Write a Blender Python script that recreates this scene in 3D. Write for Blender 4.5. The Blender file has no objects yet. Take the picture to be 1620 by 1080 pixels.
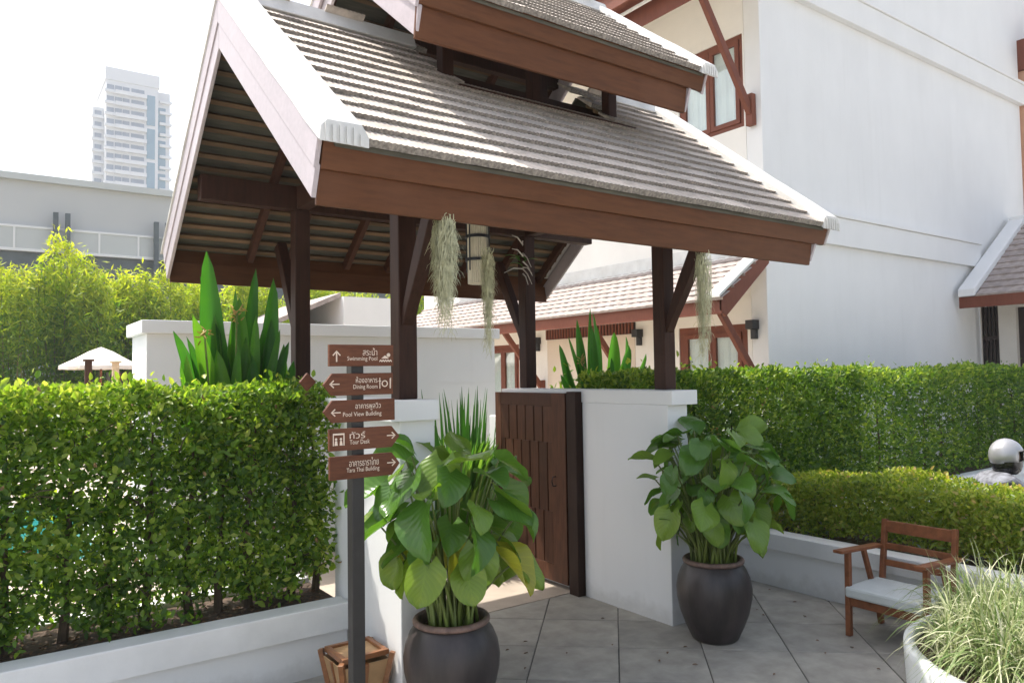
import bpy, bmesh, math, random
import numpy as np
from math import radians, sin, cos, tan, pi
from mathutils import Vector, Matrix

scene = bpy.context.scene
col = scene.collection
random.seed(7)
R = np.random.default_rng(11)

# ------------------------------------------------------------------ camera
YAW, PITCH, ROLL, HCAM = radians(53.584), radians(2.42), radians(-0.948), 1.9
fw = Vector((cos(PITCH) * cos(YAW), cos(PITCH) * sin(YAW), sin(PITCH)))
rt = Vector((sin(YAW), -cos(YAW), 0.0))
up = rt.cross(fw)
rt, up = (rt * cos(ROLL) + up * sin(ROLL)), (up * cos(ROLL) - rt * sin(ROLL))
cam_data = bpy.data.cameras.new("camera")
cam = bpy.data.objects.new("camera", cam_data)
col.objects.link(cam)
cam.matrix_world = Matrix((
    (rt.x, up.x, -fw.x, 0.0), (rt.y, up.y, -fw.y, 0.0), (rt.z, up.z, -fw.z, HCAM), (0, 0, 0, 1)))
cam_data.sensor_width = 36.0
cam_data.sensor_fit = 'HORIZONTAL'
cam_data.lens = 1186.7 / 1620 * 36.0
cam_data.shift_x = -35.7 / 1620
cam_data.clip_start = 0.05
cam_data.clip_end = 2000
scene.camera = cam

# ------------------------------------------------------------------ sky and sun
SUN = Vector((-0.30, 0.52, 1.0)).normalized()          # towards the sun
world = bpy.data.worlds.new("World")
scene.world = world
world.use_nodes = True
wn = world.node_tree.nodes
wl = world.node_tree.links
wn.clear()
sky = wn.new("ShaderNodeTexSky")
sky.sky_type = 'NISHITA'
sky.sun_disc = False
sky.sun_elevation = math.asin(SUN.z)
sky.sun_rotation = math.atan2(SUN.x, SUN.y)
sky.altitude = 0
sky.air_density = 1.0
sky.dust_density = 4.0
sky.ozone_density = 1.0
bg = wn.new("ShaderNodeBackground")
bg.inputs[1].default_value = 0.15
wo = wn.new("ShaderNodeOutputWorld")
hazy = wn.new("ShaderNodeHueSaturation")      # humid white sky
hazy.inputs["Saturation"].default_value = 0.62
wl.new(sky.outputs[0], hazy.inputs["Color"])
wl.new(hazy.outputs[0], bg.inputs[0])
wl.new(bg.outputs[0], wo.inputs[0])
sl = bpy.data.lights.new("sun", 'SUN')
sl.energy = 3.2
sl.angle = radians(0.6)
sl.color = (1.0, 0.95, 0.87)
so = bpy.data.objects.new("sun", sl)
col.objects.link(so)
so.rotation_euler = SUN.to_track_quat('Z', 'Y').to_euler()
so.location = (0, 0, 30)

scene.view_settings.view_transform = 'Standard'
scene.view_settings.look = 'None'
scene.view_settings.gamma = 1.0
scene.view_settings.exposure = 1.12
scene.view_settings.use_curve_mapping = False
scene.render.engine = 'CYCLES'
scene.cycles.use_denoising = True
scene.cycles.max_bounces = 8
scene.cycles.diffuse_bounces = 5
scene.cycles.glossy_bounces = 3
scene.cycles.transmission_bounces = 6
scene.cycles.transparent_max_bounces = 8
scene.cycles.volume_bounces = 1
scene.cycles.sample_clamp_indirect = 6.0
scene.cycles.caustics_reflective = False
scene.cycles.caustics_refractive = False

# ------------------------------------------------------------------ materials
MATS = {}

def new_mat(name):
    m = bpy.data.materials.new(name)
    m.use_nodes = True
    nt = m.node_tree
    b = nt.nodes["Principled BSDF"]
    MATS[name] = m
    return m, nt, b

def coords(nt, scale=1.0, kind="Object", stretch=None):
    tc = nt.nodes.new("ShaderNodeTexCoord")
    mp = nt.nodes.new("ShaderNodeMapping")
    s = stretch or (1, 1, 1)
    mp.inputs["Scale"].default_value = (scale * s[0], scale * s[1], scale * s[2])
    nt.links.new(tc.outputs[kind], mp.inputs[0])
    return mp.outputs[0]

def noise(nt, vec, scale, detail=4, rough=0.55):
    n = nt.nodes.new("ShaderNodeTexNoise")
    n.inputs["Scale"].default_value = scale
    n.inputs["Detail"].default_value = detail
    n.inputs["Roughness"].default_value = rough
    if vec is not None:
        nt.links.new(vec, n.inputs["Vector"])
    return n.outputs["Fac"]

def ramp(nt, fac, stops):
    r = nt.nodes.new("ShaderNodeValToRGB")
    el = r.color_ramp.elements
    while len(el) < len(stops):
        el.new(0.5)
    for e, (p, c) in zip(el, stops):
        e.position = p
        e.color = (*c, 1.0)
    nt.links.new(fac, r.inputs[0])
    return r.outputs[0]

def mix(nt, a, b, fac, mode='MIX'):
    m = nt.nodes.new("ShaderNodeMix")
    m.data_type = 'RGBA'
    m.blend_type = mode
    for sock, v in ((m.inputs[6], a), (m.inputs[7], b), (m.inputs[0], fac)):
        if isinstance(v, (int, float)):
            sock.default_value = v
        elif isinstance(v, tuple):
            sock.default_value = (*v, 1.0)
        else:
            nt.links.new(v, sock)
    return m.outputs[2]

def bump(nt, b, h, strength=0.3, dist=0.01):
    n = nt.nodes.new("ShaderNodeBump")
    n.inputs["Strength"].default_value = strength
    n.inputs["Distance"].default_value = dist
    nt.links.new(h, n.inputs["Height"])
    nt.links.new(n.outputs[0], b.inputs["Normal"])

def obj_random(nt):
    return nt.nodes.new("ShaderNodeObjectInfo").outputs["Random"]

def plain(name, c, rough=0.6, var=0.12, scale=6.0, stretch=None, bumps=0.15, bscale=60.0, metal=0.0, spec=0.5, coat=0.0,
          dirt=None, dirt_amount=0.5, perobj=0.0, kind="Object"):
    """base colour broken up by two noises, optional dirt patches and a fine relief"""
    m, nt, b = new_mat(name)
    v = coords(nt, 1.0, kind, stretch)
    n1 = noise(nt, v, scale, 5)
    lo = tuple(max(0, x * (1 - var * 2)) for x in c)
    hi = tuple(min(1, x * (1 + var * 2)) for x in c)
    c1 = ramp(nt, n1, [(0.25, lo), (0.75, hi)])
    if dirt:
        n2 = noise(nt, v, scale * 0.37, 8, 0.7)
        f = ramp(nt, n2, [(0.48, (0, 0, 0)), (0.75, (dirt_amount,) * 3)])
        c1 = mix(nt, c1, dirt, f)
    if perobj:
        f = ramp(nt, obj_random(nt), [(0, (1 - perobj,) * 3), (1, (1 + perobj * 0.5,) * 3)])
        c1 = mix(nt, c1, f, 1.0, 'MULTIPLY')
    nt.links.new(c1, b.inputs["Base Color"])
    b.inputs["Roughness"].default_value = rough
    b.inputs["Metallic"].default_value = metal
    b.inputs["Specular IOR Level"].default_value = spec
    b.inputs["Coat Weight"].default_value = coat
    b.inputs["Coat Roughness"].default_value = 0.25
    if bumps:
        bump(nt, b, noise(nt, v, bscale, 4), bumps, 0.006)
    return m

def wood(name, c, rough=0.45, grain=(1.5, 14, 14), var=0.22, coat=0.0, perobj=0.15, spec=0.2):
    m, nt, b = new_mat(name)
    v = coords(nt, 1.0, "Object", grain)
    n1 = noise(nt, v, 3.0, 7, 0.65)
    c1 = ramp(nt, n1, [(0.25, tuple(x * (1 - var * 1.6) for x in c)), (0.55, c), (0.8, tuple(x * (1 + var) for x in c))])
    v2 = coords(nt, 1.0, "Object")
    n2 = noise(nt, v2, 2.2, 5)
    c1 = mix(nt, c1, tuple(x * 1.25 + 0.012 for x in c), ramp(nt, n2, [(0.5, (0, 0, 0)), (0.8, (0.6, 0.6, 0.6))]))
    f = ramp(nt, obj_random(nt), [(0, (1 - perobj,) * 3), (1, (1 + perobj * 0.6,) * 3)])
    c1 = mix(nt, c1, f, 1.0, 'MULTIPLY')
    nt.links.new(c1, b.inputs["Base Color"])
    b.inputs["Roughness"].default_value = rough
    b.inputs["Specular IOR Level"].default_value = spec
    b.inputs["Coat Weight"].default_value = coat
    b.inputs["Coat Roughness"].default_value = 0.3
    bump(nt, b, n1, 0.25, 0.003)
    return m

def leafmat(name, stops, trans=0.4, rough=0.45, veins=False, tcol=None, gloss=0.28):
    """leaf: per-leaf tint attribute drives the green; part of the light goes through"""
    m, nt, b = new_mat(name)
    at = nt.nodes.new("ShaderNodeAttribute")
    at.attribute_name = "tint"
    c = ramp(nt, at.outputs["Fac"], stops)
    if veins:
        uv = nt.nodes.new("ShaderNodeUVMap")
        sep = nt.nodes.new("ShaderNodeSeparateXYZ")
        nt.links.new(uv.outputs[0], sep.inputs[0])
        ab = nt.nodes.new("ShaderNodeMath"); ab.operation = 'ABSOLUTE'
        nt.links.new(sep.outputs[1], ab.inputs[0])
        ma = nt.nodes.new("ShaderNodeMath"); ma.operation = 'MULTIPLY_ADD'
        nt.links.new(ab.outputs[0], ma.inputs[0]); ma.inputs[1].default_value = -0.55
        nt.links.new(sep.outputs[0], ma.inputs[2])
        mu = nt.nodes.new("ShaderNodeMath"); mu.operation = 'MULTIPLY'
        nt.links.new(ma.outputs[0], mu.inputs[0]); mu.inputs[1].default_value = 7.0 if veins is True else veins
        fr = nt.nodes.new("ShaderNodeMath"); fr.operation = 'PINGPONG'
        nt.links.new(mu.outputs[0], fr.inputs[0]); fr.inputs[1].default_value = 0.5
        vein = ramp(nt, fr.outputs[0], [(0.0, (1, 1, 1)), (0.16, (0, 0, 0))])
        rib = ramp(nt, ab.outputs[0], [(0.0, (1, 1, 1)), (0.07, (0, 0, 0))])
        both = mix(nt, vein, rib, 1.0, 'LIGHTEN')
        half = mix(nt, (0, 0, 0), both, 0.24)
        c = mix(nt, c, mix(nt, c, (1.5, 1.5, 1.1), 1.0, 'MULTIPLY'), half)
        blot = noise(nt, coords(nt, 1.0), 9.0, 4)
        c = mix(nt, c, mix(nt, c, (1.3, 1.15, 0.8), 1.0, 'MULTIPLY'), ramp(nt, blot, [(0.5, (0, 0, 0)), (0.75, (0.7,) * 3)]))
        bump(nt, b, fr.outputs[0], 0.25, 0.01)
    nt.links.new(c, b.inputs["Base Color"])
    b.inputs["Roughness"].default_value = rough
    b.inputs["Specular IOR Level"].default_value = gloss
    tr = nt.nodes.new("ShaderNodeBsdfTranslucent")
    tc = mix(nt, c, tcol or (1.25, 1.6, 0.6), 1.0, 'MULTIPLY')
    nt.links.new(tc, tr.inputs[0])
    mx = nt.nodes.new("ShaderNodeMixShader")
    mx.inputs[0].default_value = trans
    nt.links.new(b.outputs[0], mx.inputs[1])
    nt.links.new(tr.outputs[0], mx.inputs[2])
    nt.links.new(mx.outputs[0], nt.nodes["Material Output"].inputs[0])
    return m

WHITE = plain("white_wall_paint", (0.76, 0.76, 0.75), 0.75, 0.018, 1.3, (1, 1, 0.6), 0.12, 90, dirt=(0.58, 0.57, 0.54), dirt_amount=0.12)
CREAM = plain("cream_wall_tone", (0.80, 0.775, 0.725), 0.75, 0.03, 1.2, None, 0.1, 90)  # warmer tone than the white walls, for side wall and soffits
def weather(m, z_splash=0.22, tone=(0.42, 0.40, 0.36)):
    nt = m.node_tree; b = nt.nodes["Principled BSDF"]
    src = b.inputs["Base Color"].links[0].from_socket
    ge = nt.nodes.new("ShaderNodeNewGeometry"); sp_ = nt.nodes.new("ShaderNodeSeparateXYZ")
    nt.links.new(ge.outputs["Position"], sp_.inputs[0])
    mp = nt.nodes.new("ShaderNodeMapping"); mp.inputs["Scale"].default_value = (5, 5, 0.25)
    nt.links.new(ge.outputs["Position"], mp.inputs[0])
    st = ramp(nt, noise(nt, mp.outputs[0], 1.6, 6, 0.7), [(0.55, (0, 0, 0)), (0.85, (0.12,) * 3)])
    n3 = noise(nt, ge.outputs["Position"], 7.0, 6, 0.7)
    ad = nt.nodes.new("ShaderNodeMath"); ad.operation = 'MULTIPLY_ADD'
    nt.links.new(n3, ad.inputs[0]); ad.inputs[1].default_value = -0.30
    nt.links.new(sp_.outputs[2], ad.inputs[2])
    ad2 = nt.nodes.new('ShaderNodeMath'); ad2.operation = 'ADD'; nt.links.new(ad.outputs[0], ad2.inputs[0]); ad2.inputs[1].default_value = 0.12
    sp2 = ramp(nt, ad2.outputs[0], [(0.0, (0.4,) * 3), (0.12, (0, 0, 0))])
    f = mix(nt, st, sp2, 1.0, 'LIGHTEN')
    c = mix(nt, src, tone, f)
    nt.links.new(c, b.inputs["Base Color"])
weather(WHITE)
COPING = plain("white_coping_paint", (0.76, 0.755, 0.74), 0.7, 0.04, 3.0, None, 0.2, 70, dirt=(0.45, 0.46, 0.43), dirt_amount=0.4)
VERGE = plain("white_verge_mortar", (0.66, 0.655, 0.63), 0.75, 0.06, 5.0, None, 0.35, 60, dirt=(0.5, 0.47, 0.42), dirt_amount=0.5)
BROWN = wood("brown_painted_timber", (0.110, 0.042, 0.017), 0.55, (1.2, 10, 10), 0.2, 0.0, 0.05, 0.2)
BARGE = wood("barge_sky_glare", (0.42, 0.37, 0.385), 0.4, (1.2, 10, 10), 0.07, 0.0, 0.03)  # sky glare on brown boards put into a pale base colour
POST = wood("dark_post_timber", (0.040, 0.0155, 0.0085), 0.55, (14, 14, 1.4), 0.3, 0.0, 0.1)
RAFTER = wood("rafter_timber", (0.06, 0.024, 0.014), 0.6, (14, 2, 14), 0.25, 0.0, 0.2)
BATTEN = wood("batten_timber", (0.17, 0.105, 0.06), 0.7, (2, 14, 14), 0.25, 0.0, 0.3)
GATEW = wood("gate_board_timber", (0.078, 0.032, 0.0165), 0.55, (14, 14, 1.6), 0.3, 0.0, 0.3)
JAMB = wood("dark_jamb_timber", (0.03, 0.014, 0.009), 0.6, (14, 14, 1.6), 0.2, 0.0, 0.1)
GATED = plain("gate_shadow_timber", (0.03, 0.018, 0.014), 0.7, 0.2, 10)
FRAMEW = wood("window_frame_paint", (0.18, 0.06, 0.036), 0.5, (8, 8, 2), 0.1, 0.0, 0.05)
CHAIRW = wood("chair_teak", (0.23, 0.085, 0.037), 0.45, (5, 5, 5), 0.3, 0.1, 0.15)
SIGNW = wood("sign_board_timber", (0.125, 0.046, 0.023), 0.55, (3, 20, 20), 0.28, 0.0, 0.2)
SIGNP = plain("sign_post_paint", (0.020, 0.018, 0.017), 0.5, 0.15, 12, None, 0.15, 80)
TXT = plain("cream_sign_lettering", (0.75, 0.62, 0.5), 0.6, 0.03, 5, None, 0)
EDGE = plain("pale_board_edge", (0.62, 0.47, 0.3), 0.6, 0.1, 20)
TILE = plain("concrete_roof_tile", (0.55, 0.48, 0.41), 0.8, 0.18, 14, None, 0.5, 120, dirt=(0.20, 0.17, 0.15), dirt_amount=0.5, perobj=0.22)
TILE2 = plain("pale_roof_tile", (0.36, 0.305, 0.28), 0.8, 0.14, 7, None, 0.4, 90, dirt=(0.2, 0.17, 0.155), dirt_amount=0.5, perobj=0.1)
BUTT = plain("shaded_tile_butt", (0.21, 0.185, 0.16), 0.9, 0.35, 40, None, 0.5, 90)  # shade on the tile steps put into a darker butt colour
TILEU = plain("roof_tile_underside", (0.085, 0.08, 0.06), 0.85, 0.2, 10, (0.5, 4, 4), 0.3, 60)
STONE = plain("stone_paving", (0.335, 0.312, 0.268), 0.6, 0.17, 5.0, None, 0.3, 40, dirt=(0.24, 0.235, 0.215), dirt_amount=0.65, perobj=0.16)
JOINT = plain("paving_joint", (0.10, 0.095, 0.085), 0.9, 0.2, 20)
DECK = plain("sandstone_deck", (0.42, 0.35, 0.28), 0.75, 0.1, 3.0, None, 0.2, 50)
GROUND = plain("bare_ground", (0.30, 0.27, 0.22), 0.9, 0.15, 0.6, None, 0.2, 20)
SOIL = plain("soil", (0.075, 0.048, 0.032), 0.95, 0.35, 25, None, 0.9, 50)
JAR = plain("glazed_jar", (0.032, 0.025, 0.024), 0.42, 0.35, 9.0, (1, 1, 0.25), 0.3, 25, dirt=(0.085, 0.068, 0.06), dirt_amount=0.7)
RIM = plain("jar_rim_clay", (0.16, 0.10, 0.08), 0.6, 0.3, 20, None, 0.4, 50)
LAMPW = wood("lamp_timber", (0.26, 0.11, 0.045), 0.35, (4, 4, 8), 0.3, 0.4, 0.1)
LAMPP = plain("lamp_panel", (0.42, 0.26, 0.13), 0.4, 0.1, 8)
BLACK = plain("black_iron", (0.018, 0.018, 0.02), 0.45, 0.2, 20)
BAMB = plain("bamboo_lantern_cane", (0.66, 0.60, 0.46), 0.6, 0.15, 30, (8, 8, 0.4))
CUSH = plain("pale_grey_cushion", (0.52, 0.55, 0.53), 0.9, 0.05, 8, None, 0.5, 180)
PLANTER = plain("white_round_planter", (0.72, 0.745, 0.74), 0.5, 0.05, 3.0, None, 0.15, 40, dirt=(0.45, 0.48, 0.46), dirt_amount=0.35)
GREYB = plain("grey_cladding", (0.50, 0.505, 0.50), 0.7, 0.03, 0.15)
GREYW = plain("pale_grey_panel", (0.52, 0.54, 0.53), 0.7, 0.03, 0.3)
DARKM = plain("dark_steel", (0.10, 0.12, 0.13), 0.5, 0.1, 2)
TOWER = plain("tower_render", (0.60, 0.63, 0.66), 0.8, 0.02, 0.05)
TGLASS = plain("tower_glass", (0.12, 0.24, 0.33), 0.15, 0.05, 0.3)
TWIN = plain("tower_window", (0.20, 0.25, 0.32), 0.3, 0.1, 0.4)
CANVAS = plain("parasol_canvas", (0.80, 0.74, 0.66), 0.85, 0.03, 2, None, 0.1, 60)
TRUNK = plain("bark", (0.085, 0.058, 0.038), 0.9, 0.3, 30, (1, 1, 0.3), 0.8, 60)
CULM = plain("bamboo_culm", (0.16, 0.15, 0.05), 0.5, 0.25, 4, (1, 1, 0.2))
MOSS = plain("hanging_moss", (0.52, 0.51, 0.33), 0.9, 0.2, 30, perobj=0.1)
SKIN = plain("skin", (0.40, 0.22, 0.14), 0.5, 0.05, 10)
HELM = plain("silver_helmet_paint", (0.36, 0.36, 0.37), 0.3, 0.05, 3, None, 0, metal=0.35, coat=0.8)
VISOR = plain("black_visor", (0.012, 0.012, 0.014), 0.15, 0.1, 5, None, 0)
SHIRT = plain("grey_patterned_shirt", (0.15, 0.155, 0.175), 0.85, 0.45, 14, None, 0.3, 40)
TROU = plain("dark_trousers", (0.03, 0.032, 0.045), 0.85, 0.15, 14)
BIKE = plain("scooter_paint", (0.02, 0.025, 0.05), 0.25, 0.1, 5, None, 0, coat=1)
RUBBER = plain("tyre_rubber", (0.02, 0.02, 0.02), 0.8, 0.1, 20)
TWIG = plain("pale_twig", (0.55, 0.5, 0.44), 0.8, 0.15, 20)
FLOWER = plain("orange_bract", (0.42, 0.27, 0.07), 0.5, 0.2, 20)
m, nt, b = new_mat("pool_water"); WATER = m
b.inputs["Base Color"].default_value = (0.02, 0.22, 0.22, 1); b.inputs["Roughness"].default_value = 0.06
bump(nt, b, noise(nt, coords(nt), 6, 3), 0.3, 0.03)
m, nt, b = new_mat("window_glass"); GLASS = m
tb_ = nt.nodes.new("ShaderNodeBsdfTransparent"); gb_ = nt.nodes.new("ShaderNodeBsdfGlossy"); fr_ = nt.nodes.new("ShaderNodeLayerWeight"); mx_ = nt.nodes.new("ShaderNodeMixShader")
gb_.inputs["Roughness"].default_value = 0.02; fr_.inputs[0].default_value = 0.12; tb_.inputs[0].default_value = (0.93, 0.96, 0.95, 1)
nt.links.new(fr_.outputs["Facing"], mx_.inputs[0]); nt.links.new(tb_.outputs[0], mx_.inputs[1]); nt.links.new(gb_.outputs[0], mx_.inputs[2]); nt.links.new(mx_.outputs[0], nt.nodes["Material Output"].inputs[0])
CURT = plain("white_curtain", (0.82, 0.84, 0.84), 0.9, 0.03, 3)
ROOMD = plain("dim_room", (0.14, 0.13, 0.12), 0.9, 0.1, 2)

HEDGE_L = leafmat("hedge_leaf", [(0.0, (0.045, 0.105, 0.016)), (0.4, (0.14, 0.25, 0.03)), (0.75, (0.29, 0.39, 0.05)), (1.0, (0.46, 0.50, 0.13))], 0.5, 0.36, False, (1.45, 1.55, 0.55), 0.4)
HEDGE_R = leafmat("tall_hedge_leaf", [(0.0, (0.04, 0.095, 0.017)), (0.5, (0.125, 0.225, 0.03)), (1.0, (0.38, 0.44, 0.08))], 0.5, 0.38, False, (1.45, 1.55, 0.55), 0.4)
HEDGE_S = leafmat("low_hedge_leaf", [(0.0, (0.09, 0.15, 0.022)), (0.45, (0.23, 0.31, 0.042)), (0.8, (0.38, 0.41, 0.07)), (1.0, (0.48, 0.34, 0.18))], 0.48, 0.38, False, (1.45, 1.5, 0.55), 0.4)
BAMLEAF = leafmat("bamboo_leaf", [(0.0, (0.05, 0.13, 0.025)), (0.35, (0.12, 0.25, 0.03)), (0.7, (0.34, 0.43, 0.04)), (1.0, (0.52, 0.54, 0.06))], 0.5, 0.5, False, (1.5, 1.5, 0.5))
POTLEAF = leafmat("round_leaf", [(0.0, (0.040, 0.11, 0.022)), (0.5, (0.095, 0.20, 0.03)), (0.8, (0.18, 0.27, 0.033)), (1.0, (0.38, 0.35, 0.045))], 0.28, 0.27, True, (1.5, 1.7, 0.6), 0.5)
PADDLE = leafmat("paddle_leaf", [(0.0, (0.03, 0.10, 0.020)), (0.6, (0.06, 0.19, 0.025)), (1.0, (0.17, 0.33, 0.03))], 0.42, 0.36, 22.0, None, 0.4)
SWORD = leafmat("sword_leaf", [(0.0, (0.03, 0.085, 0.022)), (0.6, (0.07, 0.18, 0.03)), (1.0, (0.24, 0.34, 0.07))], 0.40, 0.4)
GRASS = leafmat("variegated_grass", [(0.0, (0.08, 0.15, 0.04)), (0.35, (0.20, 0.27, 0.09)), (0.65, (0.42, 0.45, 0.24)), (1.0, (0.66, 0.64, 0.47))], 0.3, 0.5, False, (1.1, 1.15, 0.8))
STEM = plain("green_stem", (0.11, 0.15, 0.025), 0.45, 0.25, 8)

# ------------------------------------------------------------------ object helpers
def tag(o, label=None, cat=None, group=None, kind=None):
    for k, v in (("label", label), ("category", cat), ("group", group), ("kind", kind)):
        if v:
            o[k] = v
    return o

def empty(name, loc, label=None, cat=None, group=None, rz=0.0):
    o = bpy.data.objects.new(name, None)
    o.empty_display_size = 0.1
    col.objects.link(o)
    o.location = loc
    o.rotation_euler = (0, 0, rz)
    return tag(o, label, cat, group, "thing" if cat else None)

def base_of(p):
    v = Vector((0, 0, 0))
    while p is not None:
        v += Vector(p.location)
        p = p.parent
    return v

def link_mesh(name, me, mat, parent=None, bevel=0.0, smooth=False, M=None):
    o = bpy.data.objects.new(name, me)
    col.objects.link(o)
    o.parent = parent
    if M is not None:
        o.matrix_basis = M
    if mat and not me.materials:
        me.materials.append(mat)
    if bevel:
        bv = o.modifiers.new("bevel", 'BEVEL')
        bv.width = bevel
        bv.segments = 2
        bv.limit_method = 'ANGLE'
        bv.angle_limit = radians(40)
    if smooth:
        me.polygons.foreach_set("use_smooth", [True] * len(me.polygons))
    return o

class MB:
    """collects simple solids; build() links them as ONE mesh object (world coordinates unless local)"""
    def __init__(s):
        s.v, s.f = [], []
    def add(s, vs, fs):
        n = len(s.v)
        s.v += [tuple(p) for p in vs]
        s.f += [tuple(i + n for i in f) for f in fs]
        return s
    def box(s, x0, x1, y0, y1, z0, z1):
        vs = [(x, y, z) for z in (z0, z1) for y in (y0, y1) for x in (x0, x1)]
        return s.add(vs, [(0, 2, 3, 1), (4, 5, 7, 6), (0, 1, 5, 4), (2, 6, 7, 3), (0, 4, 6, 2), (1, 3, 7, 5)])
    def beam(s, p, q, w, h, upv=(0, 0, 1)):
        p, q = Vector(p), Vector(q)
        d = (q - p).normalized()
        side = d.cross(Vector(upv)).normalized()
        u = side.cross(d)
        vs = []
        for c in (p, q):
            for a, bb in ((-1, -1), (1, -1), (1, 1), (-1, 1)):
                vs.append(c + side * (a * w / 2) + u * (bb * h / 2))
        return s.add(vs, [(0, 1, 2, 3), (7, 6, 5, 4), (0, 4, 5, 1), (1, 5, 6, 2), (2, 6, 7, 3), (3, 7, 4, 0)])
    def prism(s, poly, axis, a, bb):
        """poly: 2-D outline; axis 'x': (y,z) outline swept from x=a to x=bb, 'y': (x,z), 'z': (x,y)"""
        n = len(poly)
        def pt(p, t):
            return {'x': (t, p[0], p[1]), 'y': (p[0], t, p[1]), 'z': (p[0], p[1], t)}[axis]
        vs = [pt(p, a) for p in poly] + [pt(p, bb) for p in poly]
        fs = [tuple(range(n)), tuple(range(2 * n - 1, n - 1, -1))]
        for i in range(n):
            j = (i + 1) % n
            fs.append((i, i + n, j + n, j))
        return s.add(vs, fs)
    def tube(s, pts, rads, n=8, cap=True):
        pts = [Vector(p) for p in pts]
        if isinstance(rads, (int, float)):
            rads = [rads] * len(pts)
        vs, fs = [], []
        for i, p in enumerate(pts):
            d = (pts[min(i + 1, len(pts) - 1)] - pts[max(i - 1, 0)]).normalized()
            a = d.cross(Vector((0.31, 0.17, 0.93)) if abs(d.z) < 0.95 else Vector((1, 0, 0))).normalized()
            c = d.cross(a)
            for k in range(n):
                t = 2 * pi * k / n
                vs.append(p + (a * cos(t) + c * sin(t)) * rads[i])
        for i in range(len(pts) - 1):
            for k in range(n):
                j = (k + 1) % n
                fs.append((i * n + k, i * n + j, (i + 1) * n + j, (i + 1) * n + k))
        if cap:
            fs.append(tuple(range(n - 1, -1, -1)))
            fs.append(tuple((len(pts) - 1) * n + k for k in range(n)))
        return s.add(vs, fs)
    def lathe(s, prof, n=40, cx=0, cy=0, wob=0.0):
        vs, fs = [], []
        for i, (r, z) in enumerate(prof):
            for k in range(n):
                t = 2 * pi * k / n
                rr = r * (1 + wob * sin(2 * t + i * 0.4) + wob * 0.6 * sin(3 * t + 1.3))
                vs.append((cx + rr * cos(t), cy + rr * sin(t), z))
        for i in range(len(prof) - 1):
            for k in range(n):
                j = (k + 1) % n
                fs.append((i * n + k, i * n + j, (i + 1) * n + j, (i + 1) * n + k))
        return s.add(vs, fs)
    def mesh(s, name):
        me = bpy.data.meshes.new(name)
        me.from_pydata(s.v, [], s.f)
        bm = bmesh.new()
        bm.from_mesh(me)
        bmesh.ops.recalc_face_normals(bm, faces=bm.faces)
        bm.to_mesh(me)
        bm.free()
        return me
    def build(s, name, mat, parent=None, bevel=0.0, smooth=False, local=False):
        off = base_of(parent) if (parent is not None and not local) else Vector((0, 0, 0))
        if off.length > 0:
            s.v = [(p[0] - off.x, p[1] - off.y, p[2] - off.z) for p in s.v]
        return link_mesh(name, s.mesh(name), mat, parent, bevel, smooth)

def box(name, mat, dims, parent=None, bevel=0.0):
    return MB().box(*dims).build(name, mat, parent, bevel)

def place(name, me, mat, parent, M):
    """a piece sharing mesh data; M is its world matrix"""
    return link_mesh(name, me, mat, parent, M=Matrix.Translation(-base_of(parent)) @ M)

def frame_matrix(o, x, y, z):
    return Matrix(((x[0], y[0], z[0], o[0]), (x[1], y[1], z[1], o[1]), (x[2], y[2], z[2], o[2]), (0, 0, 0, 1)))

# ------------------------------------------------------------------ foliage helpers
def cloud(name, mat, parent, P, D, N, L, W, tint, fold=0.25, rich=True, kind=None):
    """leaves at points P, along D, facing N; L, W, tint per leaf. One mesh, real little faces."""
    n = len(P)
    P, D, N = np.asarray(P, float), np.asarray(D, float), np.asarray(N, float)
    D = D / np.linalg.norm(D, axis=1, keepdims=True)
    S = np.cross(D, N)
    S = S / (np.linalg.norm(S, axis=1, keepdims=True) + 1e-9)
    N = np.cross(S, D)
    L = np.broadcast_to(np.asarray(L, float), (n,))[:, None]
    W = np.broadcast_to(np.asarray(W, float), (n,))[:, None]
    if rich:
        tpl = [(0, 0, 0), (0.3, 0.85, 1), (0.68, 0.7, 0.9), (1, 0, -0.2), (0.68, -0.7, 0.9), (0.3, -0.85, 1), (0.5, 0, 0)]
        tri = [(0, 1, 6), (1, 2, 6), (2, 3, 6), (3, 4, 6), (4, 5, 6), (5, 0, 6)]
    else:
        tpl = [(0, 0, 0), (0.45, 0.9, 1), (1, 0, -0.2), (0.45, -0.9, 1)]
        tri = [(0, 1, 2), (0, 2, 3)]
    k = len(tpl)
    V = np.empty((n, k, 3))
    for i, (a, bb, c) in enumerate(tpl):
        V[:, i] = P + D * (L * a) + S * (W * 0.5 * bb) + N * (W * fold * c)
    if parent is not None:
        V -= np.array(base_of(parent))
    F = (np.arange(n)[:, None, None] * k + np.array(tri)[None]).reshape(-1, 3)
    me = bpy.data.meshes.new(name)
    me.vertices.add(n * k)
    me.vertices.foreach_set("co", V.reshape(-1).astype(np.float32))
    nf = len(F)
    me.loops.add(nf * 3)
    me.loops.foreach_set("vertex_index", F.reshape(-1).astype(np.int32))
    me.polygons.add(nf)
    me.polygons.foreach_set("loop_start", np.arange(0, nf * 3, 3, dtype=np.int32))
    me.update(calc_edges=True)
    at = me.attributes.new("tint", 'FLOAT', 'POINT')
    at.data.foreach_set("value", np.repeat(np.asarray(tint, np.float32), k))
    o = link_mesh(name, me, mat, parent)
    if kind:
        o["kind"] = kind
    return o

def sines(P, s, seed):
    r = np.random.default_rng(seed)
    out = np.zeros(len(P))
    for i in range(7):
        k = r.normal(size=3) * s * (1 + 0.5 * i)
        out += np.sin(P @ k + r.uniform(0, 6.28)) / (1 + 0.35 * i)
    return out / 3.0

def unit(n):
    v = R.normal(size=(n, 3))
    return v / np.linalg.norm(v, axis=1, keepdims=True)

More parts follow.
